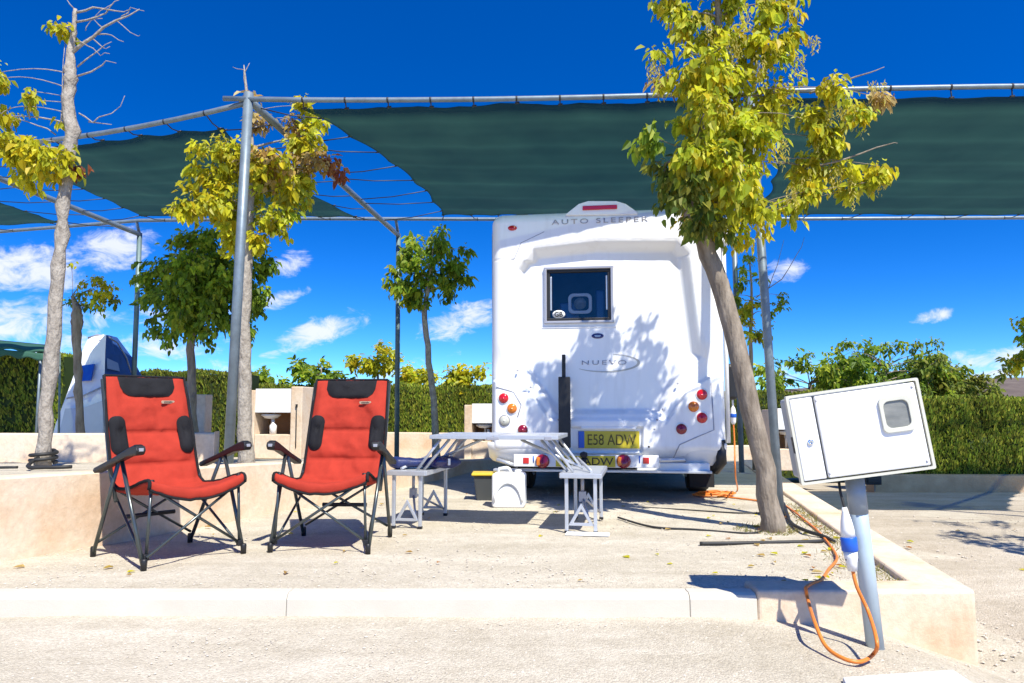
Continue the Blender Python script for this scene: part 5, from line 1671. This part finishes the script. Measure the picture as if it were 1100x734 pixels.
# loft: front outline left to right at several heights
TL = [(52, 486), (60, 455), (75, 415), (88, 378), (95, 363)]
TM = [(112, 486), (112, 455), (112, 415), (113, 380), (114, 360)]
TR = [(150, 486), (147, 440), (142, 410), (132, 382), (120, 361)]
lev = []
for (a, m_, r_) in zip(TL, TM, TR):
    k = (r_[0] - a[0]) / 98; y0 = .7 * (1 - k)
    pl_ = tp(a[0], a[1], y0); pr = tp(r_[0], r_[1], y0 + 1.0 * k); pm = tp(m_[0], m_[1], y0 - .16)
    lev.append([pl_, (pl_ + pm) / 2 + Vector((-.02, -.06 * k, 0)), pm, (pm + pr) / 2 + Vector((.02, -.06 * k, 0)), pr, Vector((pr.x - .15 * k, TY + y0 + 1.9 * k, pr.z)), Vector((pl_.x + .15 * k, TY + y0 + 1.8 * k, pl_.z))])


def tent_faces(cols_):
    mb = MB(tent_o)
    for j in range(len(lev) - 1):
        for c_ in cols_:
            d_ = (c_ + 1) % 7
            mb.add([lev[j][c_], lev[j][d_], lev[j + 1][d_], lev[j + 1][c_]], [(0, 1, 2, 3)])
    return mb


mb = tent_faces([0, 1, 5, 6]); mb.add(lev[-1], [tuple(range(7))]); mb.build('canopy', M['tentgrey'], tent)
tent_faces([2, 3, 4]).build('side_wall', M['tentblue'], tent)
mb = MB(tent_o); qd = [tp(80, 410, .08), tp(97, 409, .03), tp(101, 391, .13), tp(86, 393, .17)]; mb.extrude(qd, (0, .03, 0)); mb.build('tent_window', M['blue'], tent)
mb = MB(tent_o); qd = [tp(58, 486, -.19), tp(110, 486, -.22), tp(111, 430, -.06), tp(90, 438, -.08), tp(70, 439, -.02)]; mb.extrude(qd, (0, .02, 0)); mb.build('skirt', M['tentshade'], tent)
mb = MB(tent_o); mb.tube([tp(72, 428, .06), tp(90, 425, .0), tp(112, 415, .02)], .012, 6); mb.build('guy_band', M['greytext'], tent); mb = MB(tent_o); mb.tube([tp(95, 363, .5), tp(105, 360, .45), tp(115, 361, .45)], .014, 6); mb.build('tent_pole', M['greytext'], tent); mb = MB(tent_o); mb.tube([tp(114, 361, .45), tp(126, 368, .7), tp(136, 385, .9), tp(142, 405, 1.0)], .012, 6); mb.build('tent_pole', M['greytext'], tent)
mb = MB(tent_o); qd = [tp(115, 396, .08), tp(128, 399, .5), tp(126, 390, .5), tp(115, 385, .14)]; mb.extrude(qd, (0, .02, 0)); mb.build('mesh_panel', M['tentmesh'], tent)
mb = MB(tent_o); mb.tube([tp(63, 470, -.3), tp(64, 420, -.2), tp(64, 378, -.1)], .014, 6); mb.build('awning_pole', M['greenpost'], tent)

# green awning roof at far left
ap = PY(-20, 380, 11.5)
aw = empty('caravan_awning', (ap.x, ap.y, zt(11.5)), 0, 'dark green scalloped awning roof above the hedge at far left', 'awning')
ao = Vector((ap.x, ap.y, zt(11.5)))
mb = MB(ao)


def awf(u, v):
    p = PY(-160 + 208 * u, interp(u, [0, .6, 1], [356, 364, 372]) + 8 * v, 11.2 + 1.2 * (1 - v))
    p.z += .02 * math.sin(u * 40) * v
    return p


mb.grid(awf, 40, 6); o = mb.build('roof', M['awninggreen'], aw); s_ = o.modifiers.new('s', 'SOLIDIFY'); s_.thickness = .03
mb = MB(ao)


def awv(u, v):
    p = PY(-160 + 208 * u, interp(u, [0, .6, 1], [364, 372, 380]) + (7 + 1.5 * math.sin(u * 60)) * v, 11.19 - .02 * v)
    return p


mb.grid(awv, 60, 3); o = mb.build('valance', M['awninggreen'], aw); s_ = o.modifiers.new('s', 'SOLIDIFY'); s_.thickness = .01
for px in (44, -120):
    q = PY(px, 378, 11.3); mb = MB(ao); mb.tube([(q.x, q.y, zt(11.3) - .05), q], .02, 8); mb.build('pole', M['galv'], aw)


# ------------------------------------------------------------------ sink huts (open rendered shelters with basin)
def sink_hut():
    h = empty('sink_hut', (0, 0, 0))
    H = 1.0
    mb = MB(); mb.box((.36, .3, H / 2), (.18, .62, H + .02)); mb.build('pier', M['wall'], h, bev=.012)
    mb = MB(); mb.box((-.36, .3, H / 2 - .02), (.12, .62, H - .04)); mb.build('pier', M['wall'], h, bev=.012)
    mb = MB(); mb.box((-.015, .03, H - .19), (.568, .05, .34)); mb.build('splash_panel', M['white2'], h, bev=.006)
    mb = MB(); mb.box((-.015, .57, H / 2 - .03), (.566, .06, H - .1)); mb.build('back_wall', M['hutback'], h)
    mb = MB(); mb.box((-.015, .30, H - .06), (.566, .47, .05)); mb.build('roof', M['wall'], h)
    mb = MB(); mb.box((-.015, .26, .16), (.566, .5, .34)); mb.build('counter', M['wall'], h, bev=.01)
    mb = MB(); mb.lathe([(.12, .03), (.15, .05), (.15, .07), (.13, .07), (.10, .01), (0, .0)], (-.12, .2, .55), 'z', 20); mb.tube([(-.12, .32, .5), (-.12, .32, .64), (-.12, .22, .66)], .012, 8); mb.tube([(-.12, .25, .33), (-.12, .25, .56)], .02, 8); mb.build('basin', M['white2'], h)
    mb = MB(); mb.lathe([(.0, 0), (.05, 0), (.055, .12), (.02, .16), (.02, .2), (0, .2)], (-.05, .12, .335), 'z', 14); mb.build('water_jug', M['white2'], h)
    mb = MB(); mb.tube([(.37, -.02, .15), (.37, -.025, .72)], .008, 8); mb.box((.37, -.025, .74), (.025, .03, .04)); mb.build('hanging_hose', M['hose'], h)
    return h


h1 = sink_hut(); p = at(294, 13.2); h1.location = p; h1.rotation_euler = (0, 0, R(-6)); h1.scale = (1.16, 1.1, 1.24)
tag(h1, 'rendered sink hut with white panel behind the pale trunk and right chair', 'sink hut', 'sink huts')
h2 = copy_tree(h1); p = at(527, 13.0, .0); h2.location = (p.x, p.y, -.02); h2.scale = (1.1, 1.1, 1.0)
tag(h2, 'rendered sink hut half hidden behind the left side of the motorhome', 'sink hut', 'sink huts')
h3 = copy_tree(h1); p = at(856, 13.2, -.1); h3.location = (p.x, p.y, -.2); h3.scale = (1.1, 1.1, 1.1)
tag(h3, 'rendered sink hut half hidden behind the electric box', 'sink hut', 'sink huts')

# distant flat roofs beyond the right hedge
for (px, w, Yd, z0, lab) in ((1040, 90, 60, 2.2, 'long low grey roofed building beyond the right hedge'),):
    p = PY(px, 440, Yd); p.z = -.4
    mb = MB(); mb.box((0, 0, .6), (6.2, 3, 1.9)); wl_ = mb.build('far_building', M['darkroof'], loc=p); tag(wl_, lab, 'building')
    mb = MB(); mb.box((0, 0, 1.62), (6.8, 3.4, .12)); mb.build('roof', M['greyside'], wl_)
    p = PY(1120, 440, 70); p.z = -.4; mb = MB(); mb.box((0, 0, .6), (6, 3, 1.9)); w2 = mb.build('far_building', M['darkroof'], loc=p); tag(w2, 'dark far building at the right edge below the hill', 'building')
    mb = MB(); mb.box((0, 0, 1.60), (6.6, 3.4, .12)); mb.build('roof', M['darkroof'], w2)
# small black meter box on the right pitch kerb
p = PY(937, 516, 12.2)
mb = MB(); mb.box((0, 0, 0), (.26, .1, .14)); mb.box((0, -.06, 0), (.2, .02, .08)); tag(mb.build('wall_socket', M['black'], loc=p, bev=.01), 'small dark socket box on the tan kerb behind the pole', 'socket')

# ------------------------------------------------------------------ loose stones and fallen leaves
rnd = random.Random(11)
mb = MB()


def stone(mb, x, y, z, r):
    a = rnd.random() * 6.28; ca, sa_ = math.cos(a), math.sin(a); e = .6 + .4 * rnd.random(); h = .45 + .3 * rnd.random()
    vs = []
    for (ux, uy, uz) in ((1, 0, 0), (.4, .9, .15), (-.6, .7, 0), (-1, -.1, .1), (-.3, -.9, 0), (.6, -.75, .1), (.1, .05, 1), (-.1, 0, -.7)):
        ux *= r * (.8 + .4 * rnd.random()); uy *= r * e * (.8 + .4 * rnd.random()); uz *= r * h
        vs.append((x + ux * ca - uy * sa_, y + ux * sa_ + uy * ca, z + uz))
    mb.add(vs, [(i_, (i_ + 1) % 6, 6) for i_ in range(6)] + [((i_ + 1) % 6, i_, 7) for i_ in range(6)])


for _ in range(4200):
    y = 3.62 + 5.5 * rnd.random() ** 1.6; x = wallx(y) + rnd.random() * (kerbx(y) - wallx(y)); stone(mb, x, y, .002, .003 + .006 * rnd.random() ** 2)
for _ in range(2600):
    y = 2.4 + 1.02 * rnd.random(); x = -2.6 + 5.2 * rnd.random()
    if y > KY - .03: continue
    stone(mb, x, y, gz(x) + .001, .0025 + .006 * rnd.random() ** 3)
for _ in range(1500):
    y = 3.0 + 5 * rnd.random() ** 1.5; x0 = K_out_near.x + kd.x * (y - K_out_near.y) + .03; x = x0 + 3.5 * rnd.random() ** 1.3; stone(mb, x, y, gz(max(x, 2.4), y) + .008, .004 + .012 * rnd.random() ** 2.5)
mb.build('loose_stones', M['stone'], kind='stuff')
mb = MB()
for k in range(150):
    r_ = rnd.random()
    if r_ < .5: y = 3.65 + 3.0 * rnd.random(); x = kerbx(y) - abs(rnd.gauss(0, .35)) - .02; z = .008
    elif r_ < .75: y = 3.7 + 4 * rnd.random(); x = wallx(y) + .05 + (kerbx(y) - wallx(y) - .1) * rnd.random(); z = .008
    else: y = 3.4 + 5 * rnd.random(); x = K_out_near.x + kd.x * (y - K_out_near.y) + .1 + 3 * rnd.random(); z = gz(x, y) + .016
    a = rnd.random() * 6.28
    ll = .03 + .035 * rnd.random()
    mb.leaf(Vector((x, y, z)), Vector((math.cos(a), math.sin(a), .12)), Vector((0, 0, 1)), ll, ll * .55, rnd.choice(STRAW + YEL[:3] + [(.45, .2, .06)]))
mb.build('fallen_leaves', M['leaf'], colors=True, kind='stuff')
# dry grass tufts along the kerb and the tree foot
mb = MB()
for k in range(900):
    if rnd.random() < .7: y = 3.7 + 3.2 * rnd.random() ** 1.2; x = kerbx(y) - abs(rnd.gauss(0, .10)) - .01; z = .0
    else:
        a = rnd.random() * 6.28; x = 1.83 + math.cos(a) * (.13 + .12 * rnd.random()); y = YT + math.sin(a) * (.12 + .12 * rnd.random()); z = 0
    ll = .015 + .035 * rnd.random()
    mb.leaf(Vector((x, y, z)), Vector((rnd.gauss(0, .8), rnd.gauss(0, .8), .8)), Vector((rnd.gauss(0, 1), rnd.gauss(0, 1), .2)), ll, .005, rnd.choice([(.38, .33, .10), (.30, .30, .08), (.45, .36, .16), (.2, .22, .05)]))
mb.build('dry_grass', M['leaf'], colors=True, kind='stuff')
